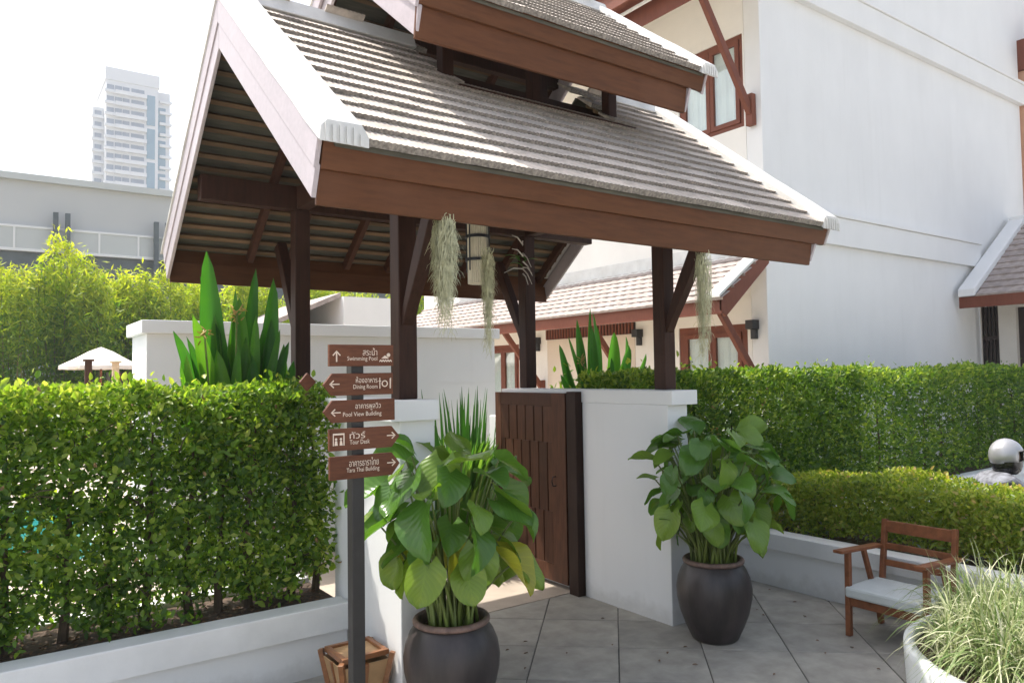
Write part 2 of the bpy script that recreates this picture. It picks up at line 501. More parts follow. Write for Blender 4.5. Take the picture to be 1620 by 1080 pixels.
def hedge_points(n, x0, x1, y0, y1, z0, z1, lump=0.05, seed=1, thin=0.0, thin_h=0.4, shell=0.75):
    """points in a clipped hedge: mostly in its outer shell, uneven face, gaps that grow towards the foot"""
    P = np.empty((0, 3))
    while len(P) < n:
        m = n
        q = R.uniform(0, 1, (m, 3))
        ax = R.choice(6, m, p=[0.03, 0.03, 0.36, 0.18, 0.04, 0.36])
        dpt = np.abs(R.normal(0, 0.10, m))
        s = R.uniform(0, 1, m) < shell
        lo, hi = np.array([x0, y0, z0]), np.array([x1, y1, z1])
        p = lo + q * (hi - lo)
        for a, (axis, side) in enumerate(((0, 0), (0, 1), (1, 0), (1, 1), (2, 0), (2, 1))):
            w = s & (ax == a)
            p[w, axis] = (lo[axis] + dpt[w]) if side == 0 else (hi[axis] - dpt[w])
        p = np.clip(p, lo, hi)
        nz = sines(p, 5.0, seed)
        c = (lo + hi) / 2
        p[:, 1] += np.sign(p[:, 1] - c[1]) * nz * lump
        p[:, 2] += np.where(p[:, 2] > c[2], nz * lump * 0.7, 0)
        h = (p[:, 2] - z0) / (z1 - z0)
        keep = np.ones(m, bool)
        if thin:
            g = sines(p * np.array([1, 0.3, 1.0]), 4.0, seed + 5)
            keep = g > (-1.3 + thin * np.clip(1 - h / thin_h, 0, 1) * 2.2)
        P = np.vstack([P, p[keep]])
    return P[:n]

def hedge_leaves(name, mat, parent, P, box6, size, rich=True, sprig=0.0):
    x0, x1, y0, y1, z0, z1 = box6
    n = len(P)
    k_ = R.uniform(0, 1, n) < 0.07                     # new shoots stand proud of the clipped face
    P = P.copy()
    P[k_, 2] += np.where(P[k_, 2] > z1 - .1, R.exponential(.03, k_.sum()), 0)
    P[k_, 1] += np.sign(P[k_, 1] - (y0 + y1) / 2) * R.exponential(.025, k_.sum())
    c = np.array([(x0 + x1) / 2, (y0 + y1) / 2, (z0 + z1) / 2])
    out = np.zeros((n, 3))
    out[:, 1] = np.clip((P[:, 1] - c[1]) / ((y1 - y0) / 2), -1, 1)
    out[:, 2] = np.clip((P[:, 2] - c[2]) / ((z1 - z0) / 2), -0.2, 1) * 0.9 + 0.25
    N = out + unit(n) * 0.75
    D = out * 0.55 + unit(n) * 0.8 + np.array([0, 0, 0.05])
    L = size * R.uniform(0.5, 1.35, n)
    h = (P[:, 2] - z0) / (z1 - z0)
    tint = np.clip(0.36 + 0.2 * sines(P, 3.0, 77) + R.normal(0, 0.26, n) + 0.22 * np.clip(h - 0.82, 0, 1) / 0.18, 0, 1)  # crest leaves lighter: sunlight on the hedge top put into the tint
    return cloud(name, mat, parent, P, D, N, L, L * R.uniform(0.5, 0.68, n), tint, 0.22, rich, "stuff")

def grid_leaf(name, hw, nu=9, nv=6, L=0.25, W=0.2, lobe=0.2, droop=0.15, cup=0.12, wave=0.0, twist=0.0, tint=0.5, seed=0):
    """a blade with its midrib along +y from the origin, facing +z; hw(t) is the half width 0..1"""
    r = random.Random(seed)
    ph = r.uniform(0, 6)
    vs, fs, uv = [], [], []
    for i in range(nu + 1):
        t = i / nu
        for j in range(nv + 1):
            v = -1 + 2 * j / nv
            w = hw(t) * W / 2
            x = v * w
            y = L * t - lobe * L * abs(v) ** 1.6 * (1 - t) ** 2
            z = -droop * L * t * t - cup * W * (-abs(v) ** 1.5) * hw(t) + wave * W * sin(7 * t + 3 * v + ph) * abs(v)
            a = twist * t
            vs.append((x * cos(a) + z * sin(a) * 0.5, y, z * cos(a) - x * sin(a)))
            uv.append((t, v))
    for i in range(nu):
        for j in range(nv):
            a = i * (nv + 1) + j
            fs.append((a, a + 1, a + nv + 2, a + nv + 1))
    me = bpy.data.meshes.new(name)
    me.from_pydata(vs, [], fs)
    ul = me.uv_layers.new(name="UVMap")
    for li, lp in enumerate(me.loops):
        ul.data[li].uv = uv[lp.vertex_index]
    at = me.attributes.new("tint", 'FLOAT', 'POINT')
    at.data.foreach_set("value", [tint] * len(vs))
    me.polygons.foreach_set("use_smooth", [True] * len(me.polygons))
    return me

def ribbon_cloud(name, mat, parent, blades, kind=None):
    """blades: list of (points, widths, side vector, tint) -> one mesh of folded strips"""
    vs, fs, tn = [], [], []
    off = base_of(parent) if parent is not None else Vector((0, 0, 0))
    for pts, ws, side, t in blades:
        n0 = len(vs)
        for p, w in zip(pts, ws):
            p = Vector(p) - off
            vs += [tuple(p - side * w / 2), tuple(p + side * w / 2)]
            tn += [t, t]
        for i in range(len(pts) - 1):
            a = n0 + 2 * i
            fs.append((a, a + 1, a + 3, a + 2))
    me = bpy.data.meshes.new(name)
    me.from_pydata(vs, [], fs)
    at = me.attributes.new("tint", 'FLOAT', 'POINT')
    at.data.foreach_set("value", tn)
    me.polygons.foreach_set("use_smooth", [True] * len(fs))
    o = link_mesh(name, me, mat, parent)
    if kind:
        o["kind"] = kind
    return o
# ================================================================== THE SETTING
g = box("ground", GROUND, (-600, 600, -300, 900, -0.6, -0.06)); tag(g, "bare ground around the courtyard", "ground", kind="structure")
deck = box("pool_terrace", DECK, (-14, 9.3, 5.12, 27.0, -0.06, 0.006)); tag(deck, "sunlit sandstone terrace behind the gate", "terrace", kind="structure")
pool = box("pool_water", WATER, (-9, 1.05, 9.2, 13.5, -0.05, 0.012)); tag(pool, "turquoise pool water behind the hedge", "water", kind="structure")
coping_b = MB()
for d in ((-9.25, 1.3, 8.95, 9.2, -0.05, 0.05), (-9.25, 1.3, 13.5, 13.75, -0.05, 0.05), (1.05, 1.3, 9.2, 13.5, -0.05, 0.05)):
    coping_b.box(*d)
tag(coping_b.build("pool_kerb", COPING, None, 0.01), "pale stone kerb round the pool", "kerb", kind="structure")

drive = box("driveway", plain("pale_concrete_drive", (0.43, 0.42, 0.395), 0.85, 0.08, 1.5, None, 0.2, 40), (-40, 60, -40, 5.1, -0.2, -0.03))
tag(drive, "pale concrete driveway around the courtyard", "driveway", kind="structure")
floor = box("floor", JOINT, (0.75, 6.3, 0.9, 5.118, -0.08, -0.007))
tag(floor, "grey stone courtyard floor laid on the diagonal", "floor", kind="structure")
TS, TA = 0.572, radians(47.7)
tx, ty = Vector((cos(TA), sin(TA), 0)), Vector((-sin(TA), cos(TA), 0))
def tile_mesh(seed):
    r = random.Random(seed)
    h, c, t = TS / 2 - 0.004, 0.004, 0.011
    vs = []
    for z, q in ((-t, h), (-0.003, h), (0.0, h - c)):
        for a, bb in ((-1, -1), (1, -1), (1, 1), (-1, 1)):
            vs.append((a * q + r.uniform(-.0012, .0012), bb * q + r.uniform(-.0012, .0012), z))
    fs = [(8, 9, 10, 11)]
    for l in (0, 4):
        for k in range(4):
            j = (k + 1) % 4
            fs.append((l + k, l + j, l + 4 + j, l + 4 + k))
    me = bpy.data.meshes.new("paving_tile"); me.from_pydata(vs, [], fs); me.materials.append(STONE)
    return me
tms = [tile_mesh(i) for i in range(5)]
def to_px(p):
    d = Vector(p) - Vector((0, 0, HCAM)); z = d.dot(fw)
    return (845.7 + 1186.7 * d.dot(rt) / z, 540 - 1186.7 * d.dot(up) / z, z) if z > 0.2 else (9e9, 9e9, z)
for i in range(-14, 15):
    for j in range(-12, 13):
        c = Vector((3.142, 4.297, 0)) + tx * (i + 0.5) * TS + ty * (j + 0.5) * TS
        x, y, z = to_px(c)
        if z > 0.2 and -150 < x < 1800 and y < 1420 and c.y < 5.3 and c.x < 6.0 and c.x > 0.9:
            q = random.randint(0, 3)
            place("paving_tile", random.choice(tms), None, floor,
                  Matrix.Translation(c + Vector((0, 0, random.uniform(-.0012, .0012)))) @ Matrix.Rotation(TA + q * pi / 2, 4, 'Z'))

# ------------------------------------------------------------------ left planter wall, left and right gate walls
lp = empty("planter_wall", (0, 4.7, 0), "long low white planter wall with a projecting cap under the left hedge", "planter")
MB().box(-2.6, 1.945, 4.745, 5.56, -0.05, 0.266).build("wall", WHITE, lp, 0.006)
MB().box(-2.6, 1.948, 4.70, 4.875, 0.2665, 0.44).build("cap", COPING, lp, 0.008)
MB().box(-2.6, 1.948, 5.46, 5.60, 0.2665, 0.44).build("cap", COPING, lp, 0.008)
MB().box(-2.6, 1.945, 4.877, 5.458, 0.2, 0.405).build("soil", SOIL, lp)
lw = empty("gate_wall", (2.06, 4.45, 0), "white gate wall behind the signpost carrying the near-left post", "wall")
MB().box(1.952, 2.18, 3.975, 4.98, -0.05, 1.634).build("wall", WHITE, lw, 0.006)
MB().box(1.879, 2.187, 3.93, 5.02, 1.6345, 1.755).build("cap", WHITE, lw, 0.006)
rw = empty("gate_wall", (4.28, 4.45, 0), "white gate wall beside the open gate behind the right jar", "wall")
MB().box(4.169, 4.385, 3.975, 4.977, -0.05, 1.6415).build("wall", WHITE, rw, 0.006)
MB().box(4.169, 4.452, 3.93, 6.22, 1.642, 1.752).build("cap", WHITE, rw, 0.005)
MB().box(4.21, 4.385, 4.979, 6.2, -0.05, 1.6415).build("wall", WHITE, rw, 0.006)
# planter behind the right wall, for the paddle plants
rp = empty("planter_bed", (5.2, 6.2, 0), "raised white planter bed behind the right gate wall", "planter")
MB().box(4.46, 6.6, 5.75, 6.9, -0.05, 1.45).build("wall", WHITE, rp, 0.006)
MB().box(4.52, 6.54, 5.80, 6.85, 1.4505, 1.53).build("soil", SOIL, rp)

# low planter wall on the right with its return below the tall hedge
rl = empty("planter_wall", (5.63, 3.0, 0), "low white planter wall behind the wooden chair", "planter")
MB().box(5.63, 7.3, 0.4, 4.60, -0.05, 0.325).build("wall", WHITE, rl, 0.006)
MB().box(5.585, 5.765, 0.4, 4.64, 0.3255, 0.465).build("cap", COPING, rl, 0.008)
MB().box(5.767, 7.3, 0.4, 4.64, 0.33, 0.43).build("soil", SOIL, rl)
tl = empty("planter_wall", (8.0, 5.0, 0), "white planter wall below the tall hedge behind the right jar", "planter")
MB().box(4.60, 14.5, 4.66, 5.55, -0.05, 0.325).build("wall", WHITE, tl, 0.006)
MB().box(4.56, 14.5, 4.615, 4.78, 0.3255, 0.465).build("cap", COPING, tl, 0.008)
MB().box(4.60, 14.5, 4.782, 5.5, 0.33, 0.43).build("soil", SOIL, tl)

# ------------------------------------------------------------------ gate leaf, swung open along the right wall
gate = empty("wooden_gate", (4.15, 5.6, 0), "brown wooden gate leaf with staggered vertical slots, swung open", "gate")
GX0, GX1 = 4.128, 4.166
MB().box(4.10, 4.206, 4.985, 5.11, -0.02, 1.735).build("jamb", JAMB, gate, 0.006)
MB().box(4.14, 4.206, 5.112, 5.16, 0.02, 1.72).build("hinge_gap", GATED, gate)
MB().box(GX0 - .004, GX1 + .006, 5.162, 5.36, 0.05, 1.72).build("stile", GATEW, gate, 0.004)
MB().box(GX0 - .004, GX1 + .006, 6.17, 6.27, 0.05, 1.72).build("stile", GATEW, gate, 0.004)
MB().box(GX0 - .002, GX1 + .004, 5.361, 6.169, 1.60, 1.72).build("rail", GATEW, gate, 0.004)
MB().box(GX0 - .002, GX1 + .004, 5.361, 6.169, 0.05, 0.20).build("rail", GATEW, gate, 0.004)
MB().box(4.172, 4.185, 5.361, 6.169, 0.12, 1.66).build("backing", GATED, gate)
for (z0, z1, sh) in ((1.275, 1.599, 0.0), (0.66, 1.274, 0.5), (0.201, 0.659, 0.0)):
    pw = 0.808 / 6
    edges = [5.361] + [5.361 + pw * (k + sh) for k in range(1 if sh == 0 else 0, 6)] + [6.169]
    edges = sorted(set(round(e, 4) for e in edges if 5.361 <= e <= 6.169))
    for a, bb in zip(edges[:-1], edges[1:]):
        if bb - a > 0.03:
            MB().box(GX0 + random.uniform(-.002, .002), GX1, a + (0.007 if a > 5.362 else 0.001), bb - (0.007 if bb < 6.168 else 0.001), z0, z1).build("board", GATEW, gate, 0.003)
MB().tube([(4.12, 5.30, 0.98), (4.085, 5.30, 0.98), (4.075, 5.30, 0.94), (4.085, 5.30, 0.90), (4.12, 5.30, 0.90)], 0.006, 6).build("handle", BLACK, gate, smooth=True)

# ================================================================== PAVILION
pav = empty("entrance_pavilion", (3.2, 5.07, 1.75), "two-tiered tiled timber pavilion roof on four dark posts over the gate", "pavilion")
YC, A = 5.07, radians(38.0)
TAN = tan(A)
XL, XR = 1.235, 5.30
def T1(y): return 2.99 + (min(y, 2 * YC - y) - 3.26) * TAN
def T2(y): return 4.22 + (min(y, 2 * YC - y) - 3.82) * TAN
PX, PY = (2.067, 4.323), (4.142, 5.977)
S = 0.061
for x in PX:
    for y in PY:
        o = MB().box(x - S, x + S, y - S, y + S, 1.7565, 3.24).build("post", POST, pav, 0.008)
        sg = -1 if y < YC else 1
        # curved eave brace, swelling at both ends
        pts = []
        for k in range(7):
            t = k / 6
            yy = y + sg * (S - 0.03 + 0.43 * t ** 1.25)
            zz = 2.20 + 0.86 * t
            pts.append((yy, zz))
        w = 0.085
        outl = [(p[0] - sg * 0.0, p[1]) for p in pts] + [(p[0] + sg * w * (0.45 + 0.55 * min(1, i / 3)), p[1] - 0.05 * min(1, i / 2)) for i, p in reversed(list(enumerate(pts)))]
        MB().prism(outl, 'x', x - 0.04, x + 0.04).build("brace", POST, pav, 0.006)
for y in PY:
    MB().box(1.30, 5.14, y - 0.055, y + 0.055, 3.2405, 3.43).build("wall_plate", POST, pav, 0.006)
for x in PX:
    MB().box(x - 0.05, x + 0.05, PY[0] + 0.056, PY[1] - 0.056, 3.245, 3.425).build("tie_beam", POST, pav, 0.006)
    MB().box(x - 0.05, x + 0.05, YC - 0.05, YC + 0.05, 3.426, 4.1).build("king_post", POST, pav, 0.006)
MB().box(1.30, 5.14, YC - 0.04, YC + 0.04, 4.1, 4.26).build("ridge_beam", POST, pav, 0.004)
# rafters of the lower roof, front and back
OPX0, OPX1, OPY = 2.60, 4.26, 0.71           # light opening under the upper tier
def slope_beam(x, ya, yb, T, drop, w, h, name, mat):
    p, q = (x, ya, T(ya) - drop), (x, yb, T(yb) - drop)
    return MB().beam(p, q, w, h).build(name, mat, pav, 0.003)
for x in (1.89, 2.245, 2.78, 3.2, 3.62, 4.05, 4.50, 5.05):
    inner = OPX0 < x < OPX1
    for sg in (-1, 1):
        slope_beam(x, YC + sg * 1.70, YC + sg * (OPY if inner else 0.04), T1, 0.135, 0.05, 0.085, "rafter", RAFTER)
for sg in (-1, 1):
    k = 0
    yy = 1.70
    while yy > 0.06:
        y = YC + sg * yy
        z = T1(y) - 0.062
        for xa, xb in (((1.30, 5.16),) if yy > OPY + 0.02 else ((1.30, OPX0 - .03), (OPX1 + .03, 5.16))):
            MB().beam((xa, y, z), (xb, y, z), 0.05, 0.032, (0, -sg * sin(A), cos(A))).build("batten", BATTEN, pav)
        yy -= 0.094
        k += 1
# tiles
EXPO = 0.172
def roof_tile(w, L, ribs, seed):
    r = random.Random(seed)
    xs = np.linspace(-w / 2 + 0.0015, w / 2 - 0.0015, ribs * 2 + 1)
    vs, fs = [], []
    n = len(xs)
    for yy, lift in ((0.0, 0.0), (L, 0.0)):
        for k, x in enumerate(xs):
            z = (0.0045 if k % 2 else 0.0)
            vs.append((x, yy + (r.uniform(-.002, .002) if yy == 0 else 0), z))
        for k, x in enumerate(xs):
            vs.append((x, yy, -0.035 if yy == 0 else -0.012))
    for k in range(n - 1):
        fs.append((k, k + 1, 2 * n + k + 1, 2 * n + k))                # top
        fs.append((n + k, k, k + 1, n + k + 1)[::-1])                    # butt
        fs.append((n + k, 3 * n + k, 3 * n + k + 1, n + k + 1)[::-1])
    fs.append((0, 2 * n, 3 * n, n)[::-1]); fs.append((n - 1, 2 * n - 1, 4 * n - 1, 3 * n - 1)[::-1])
    me = bpy.data.meshes.new("roof_tile"); me.from_pydata(vs, [], fs)
    bm = bmesh.new(); bm.from_mesh(me); bmesh.ops.recalc_face_normals(bm, faces=bm.faces)
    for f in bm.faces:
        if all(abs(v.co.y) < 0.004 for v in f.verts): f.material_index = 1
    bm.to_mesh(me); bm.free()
    return me
def lay_tiles(parent, x0, x1, T, ytip, yridge, tw, meshes, mat, hole=None, sg=-1, join=False, name="roof_tile"):
    """courses from the eave up; sg -1: the slope that faces the courtyard"""
    us = Vector((0, -sg * cos(A), sin(A)))
    tilt = math.atan2(0.040, EXPO)
    d2 = Vector((0, -sg * cos(A - tilt * 0.55), sin(A - tilt * 0.55)))
    nn = Vector((1, 0, 0)).cross(d2) if sg < 0 else Vector((-1, 0, 0)).cross(d2)
    xa = Vector((1, 0, 0)) if sg < 0 else Vector((-1, 0, 0))
    length = abs(yridge - ytip) / cos(A)
    rows = int(length / EXPO)
    nx = max(1, round((x1 - x0) / tw))
    w = (x1 - x0) / nx
    joined = MB()
    for r_ in range(rows + 1):
        o0 = Vector((0, ytip, T(ytip))) + us * (r_ * EXPO) + Vector((0, 0, 0.036))
        shift = 0.5 if r_ % 2 else 0.0
        for c in range(nx + (1 if shift else 0)):
            xc = x0 + w * (c + 0.5 - shift)
            wid = 1.0
            if shift and c == 0: xc, wid = x0 + w * 0.25, 0.5
            if shift and c == nx: xc, wid = x1 - w * 0.25, 0.5
            if hole and hole[0] < xc < hole[1] and abs(o0.y - YC) < hole[2]:
                continue
            M = frame_matrix((xc, o0.y + random.uniform(-.003, .003), o0.z + random.uniform(-.0015, .0025)), xa * wid, d2, nn)
            me = random.choice(meshes)
            if join:
                joined.add([M @ v.co for v in me.vertices], [tuple(p.vertices) for p in me.polygons])
            else:
                place(name, me, mat, parent, M)
    if join:
        o = joined.build("roof_tiles", mat, parent); o["kind"] = "stuff"
        return o
tm1 = [roof_tile(0.287, EXPO * 1.3, 9, s) for s in range(3)]
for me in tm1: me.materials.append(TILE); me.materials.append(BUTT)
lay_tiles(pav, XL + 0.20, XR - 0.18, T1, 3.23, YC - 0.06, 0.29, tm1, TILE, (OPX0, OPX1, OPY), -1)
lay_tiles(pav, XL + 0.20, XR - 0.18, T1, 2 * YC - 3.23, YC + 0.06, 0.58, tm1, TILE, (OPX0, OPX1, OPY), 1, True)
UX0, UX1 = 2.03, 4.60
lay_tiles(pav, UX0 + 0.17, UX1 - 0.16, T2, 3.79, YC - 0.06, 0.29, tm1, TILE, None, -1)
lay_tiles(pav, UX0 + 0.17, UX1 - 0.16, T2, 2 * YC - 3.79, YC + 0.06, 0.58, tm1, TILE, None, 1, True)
# underlay boards seen from below between the battens
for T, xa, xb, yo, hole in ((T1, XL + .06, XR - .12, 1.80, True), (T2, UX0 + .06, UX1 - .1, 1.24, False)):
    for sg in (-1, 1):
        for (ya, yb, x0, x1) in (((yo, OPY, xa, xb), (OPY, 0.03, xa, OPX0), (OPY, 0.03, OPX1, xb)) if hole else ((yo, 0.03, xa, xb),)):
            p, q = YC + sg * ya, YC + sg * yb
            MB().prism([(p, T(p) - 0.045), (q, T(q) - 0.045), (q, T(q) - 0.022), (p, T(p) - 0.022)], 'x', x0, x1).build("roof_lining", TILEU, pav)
# fascia boards, front and back, both tiers: upper board proud of the lower one
def fascia(T, yt, z0, z1, z2, xl0, xr0, xl1, xr1):
    for sg in (-1, 1):
        def Y(off): return YC + sg * (YC - yt - off)
        MB().prism([(Y(0.04), z1), (Y(0.065), z1), (Y(0.025), z2), (Y(0.0), z2)], 'x', xl1, xr1).build("fascia_board", BROWN, pav, 0.003)
        MB().prism([(Y(0.095), z0), (Y(0.12), z0), (Y(0.086), z1 + .02), (Y(0.067), z1 + .02)], 'x', xl0, xr0).build("fascia_board", BROWN, pav, 0.003)
fascia(T1, 3.285, 2.70, 2.857, 2.985, 1.245, 5.15, 1.245, 5.262)
fascia(T2, 3.835, 3.905, 4.09, 4.225, 2.052, 4.39, 2.052, 4.53)
# barge boards on both gables of both tiers
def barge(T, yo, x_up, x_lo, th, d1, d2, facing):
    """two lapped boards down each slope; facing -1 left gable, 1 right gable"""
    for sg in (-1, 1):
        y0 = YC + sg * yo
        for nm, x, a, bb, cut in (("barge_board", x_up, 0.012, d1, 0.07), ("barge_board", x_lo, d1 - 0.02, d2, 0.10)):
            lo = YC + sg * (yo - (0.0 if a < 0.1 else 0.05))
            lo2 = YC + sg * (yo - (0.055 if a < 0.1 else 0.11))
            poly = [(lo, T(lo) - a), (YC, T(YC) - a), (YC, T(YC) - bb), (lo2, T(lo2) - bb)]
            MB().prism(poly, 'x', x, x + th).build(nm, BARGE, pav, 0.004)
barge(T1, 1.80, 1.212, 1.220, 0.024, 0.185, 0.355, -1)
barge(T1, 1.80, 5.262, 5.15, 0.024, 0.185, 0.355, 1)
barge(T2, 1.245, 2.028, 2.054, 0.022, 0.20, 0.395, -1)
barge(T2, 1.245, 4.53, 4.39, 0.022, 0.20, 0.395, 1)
# white mortar verges with ribbed ends, and ridges
def verge(T, yo, x0, x1, h0, h1):
    for sg in (-1, 1):
        a = YC + sg * yo
        cs = [(x0, h0), (x0 + .012, h1 * 0.7), (x0 + .04, h1), (x1 - .035, h1), (x1, h1 * 0.45), (x1, h0)]
        vs, fs = [], []
        ys = [a + (YC - a) * k / 10 for k in range(11)]
        for y in ys:
            for (x, h) in cs:
                vs.append((x + random.uniform(-.003, .003), y, T(y) + h + random.uniform(-.003, .003)))
        n = len(cs)
        for i in range(10):
            for k in range(n):
                j = (k + 1) % n
                fs.append((i * n + k, i * n + j, (i + 1) * n + j, (i + 1) * n + k))
        fs += [tuple(range(n)), tuple(range(11 * n - 1, 10 * n - 1, -1))]
        v = MB().add(vs, fs).build("verge_cap", VERGE, pav, 0.004)
        for k in range(6):
            xx = x0 + 0.02 + (x1 - x0 - 0.04) * (k + .5) / 6
            MB().box(xx - .008, xx + .008, min(a, a + sg * .012), max(a, a + sg * .012), T(a) + h0 + .004, T(a) + h1 * (.8 if k < 5 else .5)).build("verge_rib", VERGE, v, 0)
verge(T1, 1.845, 1.200, 1.440, -0.01, 0.095)
verge(T1, 1.845, 5.115, 5.335, -0.01, 0.095)
verge(T2, 1.29, 2.015, 2.205, -0.01, 0.085)
verge(T2, 1.29, 4.43, 4.62, -0.01, 0.085)
def ridge(z, x0, x1):
    poly = [(YC - .13, z - .075), (YC - .07, z + .04), (YC, z + .075), (YC + .07, z + .04), (YC + .13, z - .075)]
    MB().prism(poly, 'x', x0, x1).build("ridge_cap", VERGE, pav, 0.01)
ridge(T1(YC) + .02, 1.30, OPX0); ridge(T1(YC) + .02, 4.62, 5.27); ridge(T2(YC) + .02, 2.07, 4.56)
# upper tier frame standing in the opening
for x in (2.64, 4.21):
    for y in (4.60, 5.54):
        MB().box(x - .045, x + .045, y - .045, y + .045, 3.42, 4.72).build("lantern_post", POST, pav, 0.005)
MB().box(3.38, 3.47, 4.555, 4.645, 3.40, 4.72).build("lantern_post", POST, pav, 0.005)
for y in (4.60, 5.54):
    MB().box(2.1, 4.45, y - .04, y + .04, 4.60, 4.72).build("lantern_plate", POST, pav, 0.004)
for x in (2.14, 2.64, 3.2, 3.76, 4.21, 4.44):
    for sg in (-1, 1):
        slope_beam(x, YC + sg * 1.14, YC + sg * .03, T2, 0.10, 0.05, 0.08, "rafter", RAFTER)
for sg in (-1, 1):
    for k in range(9):
        y = YC + sg * (1.12 - k * 0.125)
        MB().beam((2.1, y, T2(y) - .056), (4.5, y, T2(y) - .056), .05, .03, (0, -sg * sin(A), cos(A))).build("batten", BATTEN, pav)
# kerb timbers round the opening
for sg in (-1, 1):
    y = YC + sg * OPY
    MB().box(OPX0, OPX1, y - .025, y + .025, T1(y) - .14, T1(y) + .03).build("opening_trim", POST, pav)

# ------------------------------------------------------------------ things hanging in the pavilion
lan = empty("hanging_lantern", (3.19, 5.07, 2.62), "tall bamboo cane lantern with black iron rings hanging inside the pavilion", "lantern")
prof = []
nn_ = 28
vs, fs = [], []
for z in (2.62, 3.16):
    for k in range(nn_ * 2):
        t = 2 * pi * k / (nn_ * 2); rr = 0.083 if k % 2 else 0.074
        vs.append((3.19 + rr * cos(t), 5.07 + rr * sin(t), z))
for k in range(nn_ * 2):
    j = (k + 1) % (nn_ * 2); fs.append((k, j, nn_ * 2 + j, nn_ * 2 + k))
fs.append(tuple(range(nn_ * 2))); fs.append(tuple(range(nn_ * 4 - 1, nn_ * 2 - 1, -1)))
MB().add(vs, fs).build("shade", BAMB, lan)
for z in (2.80, 2.985):
    MB().lathe([(.086, z), (.101, z), (.101, z + .022), (.086, z + .022), (.086, z)], 28, 3.19, 5.07).build("ring", BLACK, lan)
for t in (0.4, 1.97, 3.54, 5.11):
    MB().tube([(3.19 + .11 * cos(t), 5.07 + .11 * sin(t), 2.72), (3.19 + .11 * cos(t), 5.07 + .11 * sin(t), 3.2), (3.19, 5.07, 3.34)], .006, 5).build("iron_bar", BLACK, lan)
MB().tube([(3.19, 5.07, 3.16), (3.19, 5.07, 4.11)], .006, 5).build("hanger", BLACK, lan)

def moss(cx, cy, z1, z0, w, n, label, tail=0.35):
    e = empty("hanging_moss", (cx, cy, z1), label, "moss", "strands of hanging moss")
    bl = []
    for i in range(n):
        a, rr = random.uniform(0, 2 * pi), w * 0.5 * math.sqrt(random.random())
        x, y = cx + rr * cos(a), cy + rr * sin(a) * 0.8
        ln = (z1 - z0) * (random.uniform(0.45, 0.72) if random.random() > tail else random.uniform(0.7, 1.0))
        zt = z1 - random.uniform(0, 0.15 * (z1 - z0)); pts = []; ws = []
        ph = random.uniform(0, 6); am = random.uniform(.006, .018)
        sq = 1 - 0.35 * (ln / (z1 - z0))
        m = 12
        for k in range(m + 1):
            t = k / m
            cxk = cx + (x - cx) * (0.75 + 0.45 * sin(pi * min(1, t * 1.3)) - 0.35 * t)
            pts.append((cxk + am * sin(ph + t * 22), y + am * cos(ph + t * 19), zt - ln * t)); ws.append(0.0045 * (1.15 - 0.8 * t))
        s = Vector((cos(a + 1), sin(a + 1), 0))
        bl.append((pts, ws, s, random.random()))
        for k in range(3, m, 2):      # curling side wisps
            p = Vector(pts[k]); d = Vector((random.uniform(-1, 1), random.uniform(-1, 1), -0.6)) * 0.028
            bl.append(([p, p + d, p + d * 1.5 + Vector((0, 0, -.02))], [.0035, .003, .001], s, random.random()))
    ribbon_cloud("strands", MOSS, e, bl, "stuff")
    MB().tube([(cx, cy, z1 - .05), (cx, cy, z1 + .16)], .003, 4).build("wire", BLACK, e)
moss(1.945, 3.415, 2.74, 2.15, 0.14, 260, "thick pale green moss clump hanging from the front eave by the near post", .3)
moss(2.62, 4.05, 2.72, 2.06, 0.09, 90, "thin moss strand hanging below the bamboo lantern", .6)
moss(3.965, 3.42, 2.74, 2.0, 0.13, 110, "sparse grey moss clump hanging under the right end of the eave", .55)

orc = empty("orchid_mount", (4.27, 5.90, 2.9), "twiggy pale orchid roots tied to the far post", "orchid")
tb = MB()
for k in range(9):
    a = random.uniform(0, 2 * pi)
    p = Vector((4.20, 5.86, 3.0 + random.uniform(-.15, .2)))
    d = Vector((cos(a) * .8 - .6, sin(a) * .5 - .5, random.uniform(-.7, .5)))
    tb.tube([p, p + d * .1, p + d * .2 + Vector((0, 0, -.05))], [.008, .006, .003], 5)
tb.build("roots", TWIG, orc)
tint_me = [grid_leaf("orchid_leaf", lambda t: sin(pi * min(1, t * .97 + .03)) ** .6, 6, 2, .2, .04, 0, .5, .2, tint=.5)]
for k in range(5):
    M = Matrix.Translation((4.2 + random.uniform(-.05, .05), 5.86, 3.02 + random.uniform(-.1, .15))) @ Matrix.Rotation(random.uniform(0, 6.28), 4, 'Z') @ Matrix.Rotation(.7, 4, 'X')
    place("leaf", tint_me[0], SWORD, orc, M)
# ================================================================== MAIN BUILDING
XB, YB = 9.6, 7.04
bld = empty("hotel_building", (XB, YB, 0), "tall white hotel building with brown eaves beyond the right hedge", "building")
def wall_holes(axis, pos, thick, u0, u1, z0, z1, holes):
    us = sorted({u0, u1, *[h[0] for h in holes], *[h[1] for h in holes]})
    zs = sorted({z0, z1, *[h[2] for h in holes], *[h[3] for h in holes]})
    mb = MB()
    for a, bb in zip(us[:-1], us[1:]):
        for c, d in zip(zs[:-1], zs[1:]):
            mu, mz = (a + bb) / 2, (c + d) / 2
            if any(h[0] < mu < h[1] and h[2] < mz < h[3] for h in holes):
                continue
            if axis == 'x': mb.box(pos, pos + thick, a, bb, c, d)
            else: mb.box(a, bb, pos, pos + thick, c, d)
    return mb
W1 = (7.37, 8.72, 5.72, 7.21)
D1 = (7.42, 8.85, 0.0, 2.62)
D0 = (13.6, 14.9, 0.0, 2.55)
wall_holes('x', XB, 0.25, YB + .3, 18.0, -0.05, 10.5, [W1, D1, D0]).build("long_wall", CREAM, bld)
MB().box(XB, 19.2, YB, YB + .298, -0.05, 10.5).build("gable_wall", WHITE, bld, 0.01)
